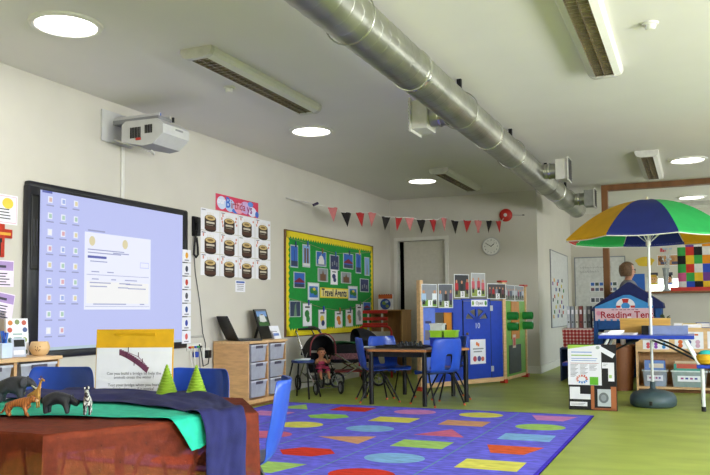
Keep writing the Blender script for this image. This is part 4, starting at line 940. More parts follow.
for x0, x1, z0, z1, n, kits, bg, gr, num, lab in (
 (.0, .265, 1.0, 1.275, 2, [P('#a8c4e4'), P('#dfe6ee')], P('#8a8e98'), grass, 1, 'photo marked 1, pale figures on grass, leftmost on the play house'),
 (.28, .54, .985, 1.28, 3, [P('#8a9ab4'), drk, P('#5a4a7a')], P('#5c606a'), P('#7a8a5a'), 2, 'photo marked 2, dark crowd, second on the play house'),
 (.56, .835, 1.11, 1.405, 3, [kit, drk, kit], P('#35383e'), P('#6b7444'), 3, 'photo marked 3, figures in red shirts above the blue door'),
 (.87, 1.14, 1.125, 1.43, 3, [P('#c85a6a'), P('#c04a58')], P('#a8aab0'), P('#8a9a4a'), 4, 'photo marked 4, pink red crowd, topmost above the blue door'),
 (1.17, 1.54, 1.1, 1.3, 5, [P('#6a3a44'), kit, P('#8a8a9a'), drk], P('#4c4a4e'), P('#4a4634'), 5, 'wide photo marked 5 at the play house corner')):
    one(photo_people(x1-x0-.006, z1-z0, n, kits, bg, gr, num), 'photo_card', lab, 'photo', on_house((x0+x1)/2, -.032, (z0+z1)/2), hz, G)
for s_, n, lab in ((.3, 4, 'photo without number on the green side, near the corner'), (.82, 4, 'photo without number on the green side, farthest one')):
    v = SM @ Vector((s_, -.015, 1.185)); mb = photo_people(.45, .215, n, [P('#b9c0cc'), P('#8a3a5a'), P('#3a4a6a')], P('#8f949c'), P('#7a7f74'), 0)
    one(mb, 'photo_card', lab, 'photo', on_house(*v), hz+math.radians(23.4), G)
mb = sheet(.3, .085); mb.e(-.12, 0, .02, .03, grass, -.0034).e(.12, 0, .022, .03, P('#4a8a3a'), -.0034).text('Open', 0, 0, .06, P('#2c2c3c'), -.0036, bold=.01)
one(mb, 'door_sign', 'small white open sign above the play house door fanlight', 'sign', on_house(1.03, -.021, 1.045), hz)
mb = sheet(.285, .31); mb.e(-.02, .1, .02, .025, P('#e0763a'), -.0034).r(.01, .085, .03, .04, P('#e0763a'), -.0035)
textlines(mb, -.1, .1, .035, 2, .035, gink, h=.016); mb.e(-.06, -.09, .035, .035, P('#b5485a'), -.0034).e(.02, -.09, .035, .035, P('#4a4a8a'), -.0035).e(.085, -.095, .03, .03, P('#c2665a'), -.0036)
one(mb, 'door_poster', 'white poster with orange symbol and small figures on the blue play house door', 'poster', on_house(.99, -.021, .43), hz)

# ================================================================ dolls' prams
fab = mat('pram_black_cloth', '#1b1b20', .85, var=.15, bump=.2, bscale=200); tyre = mat('tyre', '#1a1a1b', .8); hubm = mat('wheel_grey', '#8f9296', .4)
def wheel(parent, x, y, r_, w_, spokes=8):
    T = Matrix.Translation((x, y, r_)) @ Matrix.Rotation(PI/2, 4, 'Y')
    m = MB(T); m.tube([((r_-.013)*math.cos(a), (r_-.013)*math.sin(a), 0) for a in [k*2*PI/28 for k in range(28)]], .013, tyre, n=8, closed=True)
    m.tube([((r_-.028)*math.cos(a), (r_-.028)*math.sin(a), 0) for a in [k*2*PI/28 for k in range(28)]], .006, hubm, n=6, closed=True)
    m.cyl((0, 0, -w_/2), (0, 0, w_/2), .016, hubm, n=12)
    for k in range(spokes): a = 2*PI*k/spokes; m.cyl((.012*math.cos(a), .012*math.sin(a), 0), ((r_-.028)*math.cos(a), (r_-.028)*math.sin(a), 0), .004, hubm, n=5)
    return m.build('wheel', parent)
p1 = thing('doll_pram', "near doll's buggy with rounded black hood and a seated doll", 'pram', (.42, 8.34, 0), .8); p1.scale = (1.08, 1.08, 1.08)
for x in (-.14, .14): wheel(p1, x, -.31, .072, .03); wheel(p1, x, .30, .088, .03)
m = MB()
for s in (-1, 1):
    m.tube([(s*.14, -.31, .072), (s*.14, -.1, .22), (s*.14, .12, .42), (s*.14, .36, .66)], .009, chrome).tube([(s*.14, .30, .088), (s*.14, .1, .3), (s*.14, -.06, .44)], .008, chrome)
m.tube([(-.14, -.31, .072), (.14, -.31, .072)], .007, chrome).tube([(-.14, .30, .088), (.14, .30, .088)], .007, chrome)
m.build('frame', p1); MB().tube([(-.14, .355, .655), (-.14, .42, .68), (0, .43, .685), (.14, .42, .68), (.14, .355, .655)], .013, black).build('handle', p1)
MB().grid(lambda u, v: (.125*(2*u-1), -.2+.34*v, .27-.05*math.sin(PI*min(1, v*1.4))+.25*max(0, v-.55)**1.2*1.6), 6, 10, fab).grid(lambda u, v: (.125*(1 if u > .5 else -1), -.18+.3*v, .22+.09*abs(2*u-1)), 1, 6, fab).build('seat', p1)
hd = MB()
for k in range(1): hd.grid(lambda u, v: (.145*math.cos(PI*v)*1.0, .02+.24*math.cos(.2+u*1.75)-.06, .40+.24*math.sin(.2+u*1.75)*math.sin(PI*v)**.6), 10, 14, fab)
hood = hd.build('hood', p1, 60); md = hood.modifiers.new('thickness', 'SOLIDIFY'); md.thickness = .006
MB().tube([(.148*math.cos(PI*v/14), -.15, .41+.235*math.sin(PI*v/14)**.6) for v in range(15)], .007, P('#7a2a34')).build('hood_piping', hood)
MB().grid(lambda u, v: (.13*(2*u-1), .0+.26*v, .12+.07*(2*u-1)**2+.04*(2*v-1)**2), 8, 6, mat('grey_basket_cloth', '#6d6c70', .8)).build('basket', p1, 60)
p2 = thing('doll_pram', "far doll's pram with dark carrycot, pink checked band and tall black handle", 'pram', (.50, 9.17, 0), -.8); p2.scale = (1.08, 1.08, 1.04)
for x in (-.17, .17): wheel(p2, x, -.26, .095, .035, 6); wheel(p2, x, .26, .095, .035, 6)
m = MB()
for s in (-1, 1): m.tube([(s*.17, -.26, .095), (s*.165, .0, .24), (s*.165, .26, .33)], .008, chrome).tube([(s*.17, .26, .095), (s*.165, 0, .24), (s*.165, -.3, .42), (s*.165, -.42, .62), (s*.16, -.46, .69)], .009, chrome)
m.tube([(-.17, -.26, .095), (.17, -.26, .095)], .007, chrome).tube([(-.17, .26, .095), (.17, .26, .095)], .007, chrome).build('frame', p2)
MB().tube([(-.16, -.46, .69), (-.155, -.50, .72), (-.1, -.51, .73), (.1, -.51, .73), (.155, -.50, .72), (.16, -.46, .69)], .014, black).build('handle', p2)
plaid = mat('pink_check', '#9a6a76', .85, var=.3, scale=70)
cc = MB().grid(lambda u, v: ((.17-.03*v)*math.cos(2*PI*u)*1.0, (.34-.05*v)*math.sin(2*PI*u), .52-.22*v), 24, 6, lambda i, j: plaid if j in (3, 4) else fab, wrap=True); cc.slab([(.14*math.cos(2*PI*k/24), .29*math.sin(2*PI*k/24)) for k in range(24)], .295, .302, fab)
cc.build('carrycot', p2, 60)
h2 = MB().grid(lambda u, v: (.175*math.cos(PI*v), .08+.22*math.cos(.1+u*1.7), .52+.19*math.sin(.1+u*1.7)*math.sin(PI*v)**.6), 8, 12, fab).build('hood', p2, 60); md = h2.modifiers.new('thickness', 'SOLIDIFY'); md.thickness = .006
MB().grid(lambda u, v: (.15*(2*u-1), -.30+.34*v, .53+.02*math.sin(7*u+3*v)), 6, 6, mat('green_blanket', '#1f6a3e', .9)).build('blanket', p2, 60)
MB().box((0, 0, .19), (.3, .5, .02), P('#8a3034'), bev=.005).build('lower_tray', p2, 0)
# the doll sitting in the near buggy
doll = thing('doll', "baby doll in pink clothes sitting in the near buggy", 'doll', (.482, 8.28, .25), .8); doll.scale = (1.1, 1.1, 1.1)
sk = mat('doll_skin', '#c98a68', .5, var=.03); pinkc = mat('doll_pink', '#c8486e', .8)
def face(mb):
    for s in (-1, 1): mb.ell((s*.016, -.062, .208), (.006, .004, .006), black, n=8, k=5); mb.ell((s*.044, -.018, .2), (.006, .009, .011), sk, n=8, k=5)
    mb.ell((0, -.068, .197), (.006, .007, .005), sk, n=8, k=5); mb.ell((0, -.062, .183), (.011, .004, .003), P('#a84a4a'), n=8, k=5)
b = skin('body', [[(0, .02, .02, .042), (0, .015, .07, .04), (0, .01, .115, .036), (0, .002, .145, .02), (0, -.015, .175, .034), (0, -.02, .205, .044), (0, -.012, .235, .036)]] +
 [[(0, .01, .115, .036), (s*.045, .005, .118, .018), (s*.07, -.03, .09, .015), (s*.065, -.08, .115, .012), (s*.06, -.1, .13, .012)] for s in (-1, 1)] +
 [[(0, .02, .02, .042), (s*.035, .0, .02, .026), (s*.045, -.075, .03, .022), (s*.045, -.115, -.02, .016), (s*.045, -.125, -.06, .013), (s*.045, -.15, -.066, .011)] for s in (-1, 1)], sk, doll, extra=face)
MB().grid(lambda u, v: ((.052-.006*v)*math.cos(2*PI*u)*1.05, .015+(.05-.004*v)*math.sin(2*PI*u), .0+.11*v), 18, 6, pinkc, wrap=True).build('dress', doll, 60)
for s in (-1, 1): MB().tube([(s*.03, .0, .02), (s*.045, -.06, .03), (s*.0455, -.08, .022), (s*.045, -.1, .0)], [.036, .031, .028, .024], pinkc, n=12).build('trouser_leg', doll)
MB().grid(lambda u, v: (.048*math.sin(.05+PI*.55*v)*math.cos(2*PI*u), -.008+.05*math.sin(.05+PI*.55*v)*math.sin(2*PI*u), .205+.052*math.cos(.05+PI*.55*v)), 18, 8, mat('doll_hair', '#4a2f20', .8), wrap=True, skip=lambda i, j: j > 4 and 10 <= i <= 16).build('hair', doll, 60)
one(MB().ell((0, 0, .05), (.06, .08, .05), P('#a8c8b0')).ell((.01, -.05, .085), (.045, .05, .03), P('#3a2a26')), 'cushion', 'small pale green and dark bundle on the floor beside the buggy front', 'bundle', (.1, 8.02, 0), .3)

# ================================================================ corner play shop: wooden cabinet, red rack, globe poster
t = thing('wooden_cabinet', 'plain brown wooden cabinet in the back left corner', 'cabinet', (.27, 11.15, 0))
cw = mat('cabinet_brown', '#b58a58', .5, var=.1, scale=8, stretch=(3, 3, .6))
for x in (-.25, .235): MB().bx(x, x+.02, -.2, .2, 0, .955, cw).build('side_panel', t, 0)
MB().bx(-.26, .265, -.21, .2, .955, .975, cw).build('top', t, 0); MB().bx(-.23, .235, .18, .2, .05, .955, cw).build('back_panel', t, 0); MB().bx(-.23, .235, -.19, .18, .45, .47, cw).build('shelf', t, 0); MB().bx(-.23, .235, -.19, .18, .05, .07, cw).build('shelf', t, 0)
t = thing('red_rack', 'red slatted rack with curved tube and white front, left of the wooden cabinet', 'rack', (.23, 10.62, 0))
for z in (.945, .845, .76): MB().bx(-.2, .19, -.015, .015, z-.026, z+.022, red, bev=.006).build('slat', t, 0)
for x in (-.12, .1): MB().bx(x-.012, x+.012, .0, .02, .3, .96, white_trim).build('upright', t, 0)
MB().tube([(-.22, -.1, .0), (-.22, -.1, .66), (-.2, -.1, .71), (-.15, -.1, .735), (.2, -.1, .735), (.26, -.1, .71), (.285, -.1, .66), (.285, -.1, 0)], .017, red, n=10).build('tube_frame', t)
MB().bx(-.2, .265, -.095, -.08, .2, .66, mat('cream_panel', '#bdb7a8', .5)).bx(-.1, .0, -.097, -.095, .5, .58, P('#8a8478')).build('front_panel', t, 0)
m = MB().bx(-.115, .115, -.02, .02, 0, .235, white).r(0, .2, .228, .065, P('#d9622c'), -.0206).e(0, .085, .085, .082, P('#2f4f9a'), -.0206, 28).e(-.02, .1, .035, .03, P('#7a9a4a'), -.021, 9).e(.03, .055, .03, .025, P('#8a9a5a'), -.021, 8).e(.02, .12, .03, .02, P('#a8bcd8'), -.0212, 8)
for k in range(6): m.r(-.09+.036*k, .228, .012, .02, black, -.021)
one(m, 'globe_poster', 'small standing card with an orange band and a globe on the wooden cabinet', 'card', (.24, 11.02, .975), 0)
# ================================================================ right side: parasol, picnic table, display board
t = thing('parasol', 'yellow, blue and green panelled beach parasol standing through the blue picnic table', 'parasol', (4.14, 8.2, 0))
py_, pb_, pg2, pr_ = [mat('parasol_'+k, c, .6, var=.04, scale=8) for k, c in (('yellow', '#e0a91c'), ('blue', '#22307e'), ('green', '#2eb55c'), ('red', '#c4342c'))]
# thin canopy cloth lets a little light through
for mm in (py_, pb_, pg2, pr_):
    N, L = mm.node_tree.nodes, mm.node_tree.links; b = N['Principled BSDF']; tr = N.new('ShaderNodeBsdfTranslucent'); mx = N.new('ShaderNodeMixShader'); mx.inputs[0].default_value = .3
    L.new(b.inputs['Base Color'].links[0].from_socket, tr.inputs['Color']); L.new(b.outputs[0], mx.inputs[1]); L.new(tr.outputs[0], mx.inputs[2]); L.new(mx.outputs[0], N['Material Output'].inputs['Surface'])
RC, zt_, zr = .80, 2.035, 1.655; off = -PI/2-PI/8-.02
seq = [pb_, pg2, py_, pb_, pg2, py_, pb_, py_]   # from the panel facing the camera, turning right
seq = [pb_, pg2, pr_, py_, pb_, pg2, pr_, py_]
def canopy(a, q):
    k = ((a-off) % (PI/4))/(PI/4); sag = math.sin(PI*k)
    R_ = RC*q*(math.cos(PI/8)/math.cos((k-.5)*PI/4))*(1-.02*q*sag)
    return R_, zt_-(zt_-zr)*q**2.05-.012*sag*q
for k in range(8):
    m = MB(); a0 = off+k*PI/4
    m.grid(lambda u, v: (lambda a, q: (canopy(a, q)[0]*math.cos(a), canopy(a, q)[0]*math.sin(a), canopy(a, q)[1]))(a0+u*PI/4*.9999, max(.01, v)), 8, 12, seq[k])
    pn = m.build('canopy_panel', t, 60)
    v = MB()
    def val(u, w):
        a = a0+u*PI/4*.9999; R_, z = canopy(a, 1); return ((R_+.004)*math.cos(a), (R_+.004)*math.sin(a), z-.022*w-.006*w*math.sin(PI*u))
    v.grid(val, 8, 2, seq[k])
    va = v.build('valance', pn, 60)
    e = MB(); e.tube([(lambda R_, z, a: ((R_+.006)*math.cos(a), (R_+.006)*math.sin(a), z-.024))(*canopy(a0+u/8*PI/4*.9999, 1), a0+u/8*PI/4) for u in range(9)], .005, P('#dcdcd6'), n=5); e.build('piping', pn)
    r_ = MB(); r_.tube([(canopy(a0, q)[0]*math.cos(a0)*.995, canopy(a0, q)[0]*math.sin(a0)*.995, canopy(a0, q)[1]-.008) for q in (.03, .25, .5, .75, .98)], .004, steel, n=5)
    r_.tube([(.03*math.cos(a0), .03*math.sin(a0), 1.62), (canopy(a0, .5)[0]*math.cos(a0), canopy(a0, .5)[0]*math.sin(a0), canopy(a0, .5)[1]-.01)], .0035, steel, n=5); r_.build('rib', t)
MB().cyl((0, 0, .1), (0, 0, 2.03), .0135, steel, n=14).build('pole', t)
MB().cyl((0, 0, .98), (0, 0, 1.06), .02, steel, n=14).build('pole_joint', t); MB().cyl((0, 0, 1.58), (0, 0, 1.64), .024, wplastic, n=14).build('slider', t)
MB().lathe([(.015, 2.015), (.024, 2.025), (.016, 2.04), (.009, 2.05), (.012, 2.06), (.003, 2.068)], P('#d8cdae'), n=14).build('finial', t)
bs = mat('base_grey_green', '#43555a', .45, var=.06)
m = MB(); prof = [(.185, 0), (.213, .02), (.218, .06), (.212, .1), (.185, .135), (.12, .155), (.05, .165), (.03, .175)]
m.lathe(prof, bs, n=40); 
m.build('water_base', t, 50); MB().cyl((0, 0, .165), (0, 0, .24), .026, bs, n=14).build('base_collar', t)
MB().box((-.01, -.217, .05), (.03, .02, .04), black, bev=.003).build('filler_cap', t)
# folding picnic table with side benches
pt = thing('picnic_table', 'folding blue plastic picnic table with white legs around the parasol pole', 'picnic table', (4.10, 8.24, 0))
pbt = mat('table_blue', '#1f3fb4', .35, var=.03, coat=.3)
m = MB()
for x0, x1 in ((-.43, -.003), (.003, .43)): 
    for y0, y1 in ((-.33, -.07), (.0, .33)): pass
m.bx(-.43, .43, -.34, -.07, .665, .70, pbt, bev=.006).bx(-.43, .43, -.01, .34, .665, .70, pbt, bev=.006).bx(-.43, .01, -.07, -.01, .665, .70, pbt).bx(.07, .43, -.07, -.01, .665, .70, pbt)
m.build('tabletop', pt, 0)
m = MB().bx(-.04, .08, -.345, -.335, .655, .67, gink); m.build('catch', pt, 0)
def leg(p, nm='leg'): MB().tube(p, .016, steel, n=10).build(nm, pt)
for s in (-1, 1):
    b = MB().bx(min(s*.44, s*.78), max(s*.44, s*.78), -.33, .33, .395, .43, pbt, bev=.008).build('bench', pt, 0)
    for y in (-.30, .30):
        l = MB().tube([(s*.49, y, .40), (s*.49, y, .03)], .017, steel, n=10).build('leg', pt); MB().cyl((s*.49, y, .045), (s*.49, y, 0), .021, black, n=10).build('foot_cap', l)
        MB().tube([(s*.34, y, .665), (s*.46, y, .43)], .013, steel, n=8).build('seat_brace', pt)
        MB().tube([(s*.06, y, .655), (s*.2, y, .60), (s*.5, y, .44)], .01, blk_metal, n=8).build('folding_bar', pt)
# things on the picnic table
t = thing('grey_box', 'long lavender grey box with a black end on the picnic table', 'box', (4.235, 8.38, .70))
MB().bx(-.12, .24, -.14, .05, 0, .085, mat('lavender_box', '#8390b8', .6, var=.05), bev=.003).build('box', t, 0); MB().bx(-.185, -.12, -.14, .05, 0, .085, black, bev=.003).build('end_panel', t, 0)
t = thing('wooden_box', 'pale wooden box on the picnic table behind the lavender box', 'box', (4.06, 8.53, .70))
MB().bx(-.23, .25, -.065, .065, 0, .145, mat('golden_wood', '#d0a050', .5, var=.08, scale=10, stretch=(.5, 3, 3)), bev=.003).build('body', t, 0); MB().bx(-.235, .255, -.07, .07, .145, .158, mat('golden_lid', '#dcb468', .5, var=.06)).build('lid', t, 0)
for k, (x, y, z, w_, d, a, c, l) in enumerate(((3.76, 8.06, .70, .2, .14, .2, '#d9d8da', 'white papers fanned at the left end of the picnic table'), (3.92, 8.12, .70, .16, .12, -.3, '#b9a58f', 'brown edged notebook beside the black box end'), (3.80, 8.09, .722, .16, .1, .5, '#e3e2e4', 'curled white sheets on top of the fanned papers'))):
    m = MB()
    for j in range(4): m.box((.004*j, .003*j, .003+.0055*j), (w_, d, .005), P(c) if j % 2 else white, R=RZ(.06*j))
    one(m, 'paper_stack', l, 'papers', (x, y, z), a, 'papers on the picnic table')
t = thing('sun_hat', 'yellow and turquoise cloth bundle on the blue bench at the right edge', 'bundle', (4.63, 7.98, .43))
yh = mat('yellow_cloth', '#d9a820', .8, var=.1, scale=12, bump=.3, bscale=40)
MB().lathe([(.05, 0), (.085, .015), (.1, .05), (.09, .085), (.06, .1)], yh, n=24).build('yellow_cloth', t); MB().ell((.0, .0, .1), (.07, .065, .035), mat('turquoise_cap', '#2cb8b0', .7)).build('turquoise_top', t)
t = thing('step_stool', 'bright blue plastic step stool low at the right edge', 'stool', (4.93, 8.75, 0))
MB().bx(-.15, .15, -.13, .13, .2, .225, pbt, bev=.006).build('step', t, 0)
for s in (-1, 1): m = MB().prism([(s*.14, .2), (s*.11, .2), (s*.19, 0), (s*.225, 0)], -.12, -.1, pbt).prism([(s*.14, .2), (s*.11, .2), (s*.19, 0), (s*.225, 0)], .1, .12, pbt).bx(min(s*.19, s*.222), max(s*.19, s*.222), -.12, .12, 0, .03, pbt); m.build('leg', t, 0)
# display board standing on the floor
t = thing('display_board', 'black display board with a white printed sheet standing on the floor', 'display board', (3.63, 7.69, 0))
T = Matrix.Rotation(-.04, 4, 'X'); m = MB(T).bx(-.22, .22, 0, .018, 0, .62, mat('black_card', '#17161a', .6)); m.build('board', t, 0)
MB().box((0, .125, .27), (.3, .008, .56), black, R=RX(.32)).build('back_stand', t, 0)
m = MB(T); y = -.0012
def bsheet(x0, x1, z0, z1, c=white, dy=0, a=0): m.r((x0+x1)/2, (z0+z1)/2, x1-x0, z1-z0, c, y-dy, a)
bsheet(-.222, .085, .235, .615)
m.pg([(-.222, .615), (.05, .615), (-.222, .575)], P('#9ac04a'), y-.0004)
def lines(x0, x1, z, n, dz, c, h=.006):
    for k in range(n): m.r((x0+x1)/2-(k % 3)*.006, z-dz*k, (x1-x0)-(k % 3)*.012, h, c, y-.0006)
lines(-.19, .0, .545, 1, .02, P('#7a9ad0'), .01); lines(-.19, -.0, .515, 1, .02, P('#8ab04a'), .01); lines(-.19, .05, .485, 2, .02, P('#6a86c4'), .006); lines(-.2, .06, .44, 1, .02, P('#b88a8a'), .006)
for x in (-.2, -.11, -.025): lines(x, x+.07, .425, 5 if x > -.05 else 9, .012, gink, .005)
for k in range(12): a = 2*PI*k/12; m.r(-.095+.045*math.cos(a), .29+.032*math.sin(a), .02, .014, P(('#c8483a', '#d88a7a', '#4a86c8')[k//4]), y-.0006-.0001*k, a)
lines(-.2, -.15, .325, 2, .012, gink, .004)
m.r(.015, .275, .078, .075, P('#62b02c'), y-.0008)
m.r(.125, .553, .17, .045, white, y-.0012, -.52).e(.055, .59, .018, .016, P('#9aa8a0'), y-.0016)
bsheet(.09, .195, .395, .45); bsheet(.145, .2, .275, .45, white, .0002); lines(.1, .14, .435, 2, .014, gink, .004); m.r(.165, .32, .025, .03, P('#a8c87a'), y-.0008)
bsheet(-.21, -.115, .14, .215); bsheet(-.21, -.02, .1, .15, white, .0002); bsheet(-.21, -.05, .035, .075); lines(-.2, -.07, .06, 2, .012, gink, .004)
m.r(.0, .12, .03, .22, P('#a8623a'), y-.0004).r(.19, .115, .05, .22, P('#a4603a'), y-.0004).r(.105, .015, .2, .02, P('#8a5030'), y-.0005).bx(.045, .165, y-.004, y, .04, .2, P('#b9c0c6')).e(.1, .12, .045, .05, P('#6d7478'), y-.0044).e(.1, .12, .025, .03, P('#8d949a'), y-.0048)
m.build('pinned_sheets', t, 0)

# ================================================================ book display unit behind
t = thing('book_unit', 'light wooden book display unit with a shelf of tubs behind the parasol', 'book unit', (4.66, 9.75, 0))
W = .75
for s in (-1, 1): MB().bx(s*W-.01, s*W+.01, -.18, .2, 0, .73 if s > 0 else .6, beech2).build('side_panel', t, 0)
MB().bx(-W+.01, W-.01, -.18, .2, .04, .065, beech2).build('shelf', t, 0); MB().bx(-W+.01, W-.01, .18, .2, .065, .73, beech).build('back_panel', t, 0)
MB().bx(-W+.01, W-.01, -.18, -.16, .46, .73, beech2).build('front_board', t, 0); MB().bx(-W+.01, W-.01, -.16, .18, .71, .73, beech2).bx(-W+.01, W-.01, -.16, .18, .46, .475, beech2).build('top', t, 0)
MB().bx(-W+.01, W-.01, -.14, .16, 0, .04, oak).build('plinth', t, 0)
G = 'posters on the book unit front'
for x, z, w_, h_, cs, lab in ((4.12, .565, .28, .15, ('#d04a5a', '#8a4ab0', '#3a86c8'), 'small white poster with coloured figures, left on the book unit front'), (4.47, .595, .3, .19, ('#c8622c', '#3a4a8a', '#c8a0b8'), 'white poster with pictures and red word, middle of the book unit front'), (4.80, .60, .28, .19, ('#6a9a4a', '#c84a4a', '#4a4ac8'), 'white poster cut by the right edge on the book unit front')):
    m = sheet(w_, h_)
    for k in range(6): m.e(-w_*.3+w_*.3*(k % 3), -h_*.1-h_*.22*(k//3), h_*.13, h_*.13, P(cs[k % 3]), -.0034-.0001*k)
    m.r(w_*.15, h_*.33, w_*.35, h_*.1, P(cs[0]), -.0036); one(m, 'poster', lab, 'poster', (x, 9.571, z), 0, G)
clear = mat('clear_tub', '#dfe6ea', .15, alpha=.38); clip = mat('clear_tub_rim', '#e6ecee', .25, alpha=.8)
def cleartub(label, x, w_, seed, cols):
    t = thing('clear_tub', label, 'tub', (x, 9.7, .065), 0, 'clear tubs of books')
    m = MB(); d, h = .25, .185; q = [(-w_/2, -d/2), (w_/2, -d/2), (w_/2, d/2), (-w_/2, d/2)]; k = .9
    for i in range(4): a, b_ = q[i], q[(i+1) % 4]; m.poly([(a[0]*k, a[1]*k, .002), (b_[0]*k, b_[1]*k, .002), (b_[0], b_[1], h), (a[0], a[1], h)], clear)
    m.poly([(a*k, b_*k, .002) for a, b_ in q], clear); m.build('tub', t, 0)
    m = MB().bx(-w_/2-.008, w_/2+.008, -d/2-.01, -d/2+.002, h-.012, h+.003, clip).bx(-w_/2-.008, w_/2+.008, d/2-.002, d/2+.01, h-.012, h+.003, clip).bx(-w_/2-.01, -w_/2+.002, -d/2, d/2, h-.012, h+.003, clip).bx(w_/2-.002, w_/2+.01, -d/2, d/2, h-.012, h+.003, clip); m.build('rim', t, 0)
    m = MB().bx(-w_*.33, w_*.33, -d/2-.004, -d/2-.002, .065, .13, white); 
    for j in range(4): m.r(-w_*.2+w_*.13*j, .1, w_*.08, .02, P(('#a04a8a', '#4a4a9a')[j % 2]), -d/2-.0045)
    m.build('tub_label', t, 0)
    rr = random.Random(seed)
    for j, c in enumerate(cols):
        bk = MB(Matrix.Rotation(-.14, 4, 'X')).bx(-w_*.42, w_*.42, -.007, .007, 0, .275+rr.uniform(-.03, .02), P(c)).r(rr.uniform(-.02, .02), .23, w_*.6, .05, P(rr.choice(['#d8d0c0', '#c8a84a', '#6a8ac8', '#c25a4a'])), -.0076).r(0, .14, .1, .05, P(rr.choice(['#a87a5a', '#5a8a6a', '#8a5a9a'])), -.0076)
        one(bk, 'picture_book', '%s picture book in the %s, number %d from its front' % (('orange', 'blue', 'red', 'cream', 'teal', 'grey')[j % 6] if False else BN[c], label.split(' with')[0], j+1), 'book', (x+rr.uniform(-.006, .006), 9.625+.034*j, .069), rr.uniform(-.02, .02), 'picture books in the clear tubs')
BN = {'#6a8ac8': 'light blue', '#c05a2c': 'orange', '#3a5aa8': 'blue', '#8a3a3a': 'dark red', '#c8a078': 'tan', '#4a9a8a': 'teal', '#d8c8a8': 'cream', '#6a5a4a': 'brown', '#b03a3a': 'red', '#7a9a4a': 'green'}
cleartub('left clear tub with blue and orange books', 4.10, .26, 2, ['#6a8ac8', '#3a5aa8', '#c05a2c', '#8a3a3a'])
cleartub('middle clear tub with teal and tan books', 4.46, .37, 4, ['#4a9a8a', '#c8a078', '#d8c8a8', '#6a5a4a'])
cleartub('right clear tub with red and green books', 4.86, .37, 6, ['#b03a3a', '#7a9a4a', '#d8c8a8', '#3a5aa8'])
for x, z0_, w_, h_, c, l in ((4.5, .73, .2, .05, '#d8b42c', 'thick yellow book lying on the book unit top'), (4.62, .73, .14, .06, '#2a4aa0', 'blue book lying on the book unit top, beside the yellow one'), (4.88, .73, .2, .085, '#1f8a4a', 'green boxed book on the book unit top at the right edge'), (4.36, .73, .1, .06, '#d8cfc0', 'cream card box on the book unit top, left of the yellow book')):
    m = MB().box((0, 0, h_/2), (w_, .18, h_), P(c), bev=.003).box((0, -.088, h_/2), (w_*.96, .006, h_*.8), white); one(m, 'shelf_book', l, 'book', (x, 9.72 if c != '#2a4aa0' else 9.84, z0_), .05)
m = MB()
for k in range(14): a = random.uniform(0, 6.28); m.tube([(0, 0, .04), (.03*math.cos(a), .03*math.sin(a), .09+.004*k), (.06*math.cos(a), .06*math.sin(a), .1+.005*k)], [.004, .01, .003], P('#3f4a34'), n=5)
m.lathe([(.03, 0), (.04, .05)], P('#5a4a3a'), n=14); one(m, 'small_plant', 'tiny dark potted plant at the left of the book unit top', 'plant', (4.22, 9.78, .73), 0)

# ================================================================ wicker basket, book rack, reading tent
wk = striped('wicker', '#93592f', '#55301a', 26, thr=.55)
t = thing('wicker_basket', 'tall brown wicker basket standing left of the book unit', 'basket', (3.70, 9.75, 0))
m = MB(); n = 96; ROWS = 22
def wick(u, v):
    a = 2*PI*u; R_ = .14+.045*v; k = int(round(v*ROWS)); R_ += .009*math.sin(a*12+PI*(k % 2)); return (R_*math.cos(a), R_*math.sin(a), .52*v)
m.grid(wick, n, ROWS, wk, wrap=True); m.slab([(.14*math.cos(2*PI*k/24), .14*math.sin(2*PI*k/24)) for k in range(24)], 0, .01, wk); m.build('weave', t, 180)
MB().tube([(.188*math.cos(2*PI*k/32), .188*math.sin(2*PI*k/32), .525) for k in range(32)], .014, wk, n=8, closed=True).build('rim', t)
for k, (x, y_, a, c, l) in enumerate(((-.08, -.03, .5, '#b9a894', 'tan cloth roll sticking out of the wicker basket'), (.07, .04, -.4, '#d8d4cc', 'pale paper roll sticking out of the wicker basket'))):
    one(MB(Matrix.Rotation(.1-.2*k, 4, 'Y')).cyl((0, 0, 0), (0, 0, .34), .03, P(c), n=12), 'paper_roll', l, 'roll', (3.70+x, 9.75+y_, .3), a, 'rolls in the wicker basket')
t = thing('book_rack', 'stepped dark blue rack holding magazine files and checked bin', 'rack', (3.07, 11.0, 0))
db = mat('rack_blue', '#22365e', .5, var=.06)
for s in (-1, 1): MB().bx(s*.2-.01, s*.2+.01, -.28, .32, 0, .44, db).bx(s*.2-.01, s*.2+.01, .08, .32, .44, .7, db).build('side_panel', t, 0)
MB().bx(-.19, .19, -.28, .08, .42, .45, db).build('lower_shelf', t, 0); MB().bx(-.19, .19, .08, .32, .67, .7, db).build('upper_shelf', t, 0); MB().bx(-.19, .19, .3, .32, 0, .67, db).build('back_panel', t, 0)
t = thing('checked_bin', 'red and white checked fabric bin on the blue rack', 'bin', (3.08, 10.86, .45))
gm = mat('gingham', '#b0302c', .8); nt = gm.node_tree; N, L = nt.nodes, nt.links; bb = N['Principled BSDF']
tc = N.new('ShaderNodeTexCoord'); sx = N.new('ShaderNodeSeparateXYZ'); L.new(tc.outputs['Object'], sx.inputs[0])
def sq(sock, sc):
    a = N.new('ShaderNodeMath'); a.operation = 'MULTIPLY'; a.inputs[1].default_value = sc; L.new(sock, a.inputs[0]); f_ = N.new('ShaderNodeMath'); f_.operation = 'FRACT'; L.new(a.outputs[0], f_.inputs[0])
    g_ = N.new('ShaderNodeMath'); g_.operation = 'GREATER_THAN'; g_.inputs[1].default_value = .35; L.new(f_.outputs[0], g_.inputs[0]); return g_.outputs[0]
ad = N.new('ShaderNodeMath'); ad.operation = 'ADD'; L.new(sq(sx.outputs['X'], 22), ad.inputs[0]); L.new(sq(sx.outputs['Z'], 22), ad.inputs[1])
hf = N.new('ShaderNodeMath'); hf.operation = 'MULTIPLY'; hf.inputs[1].default_value = .5; L.new(ad.outputs[0], hf.inputs[0])
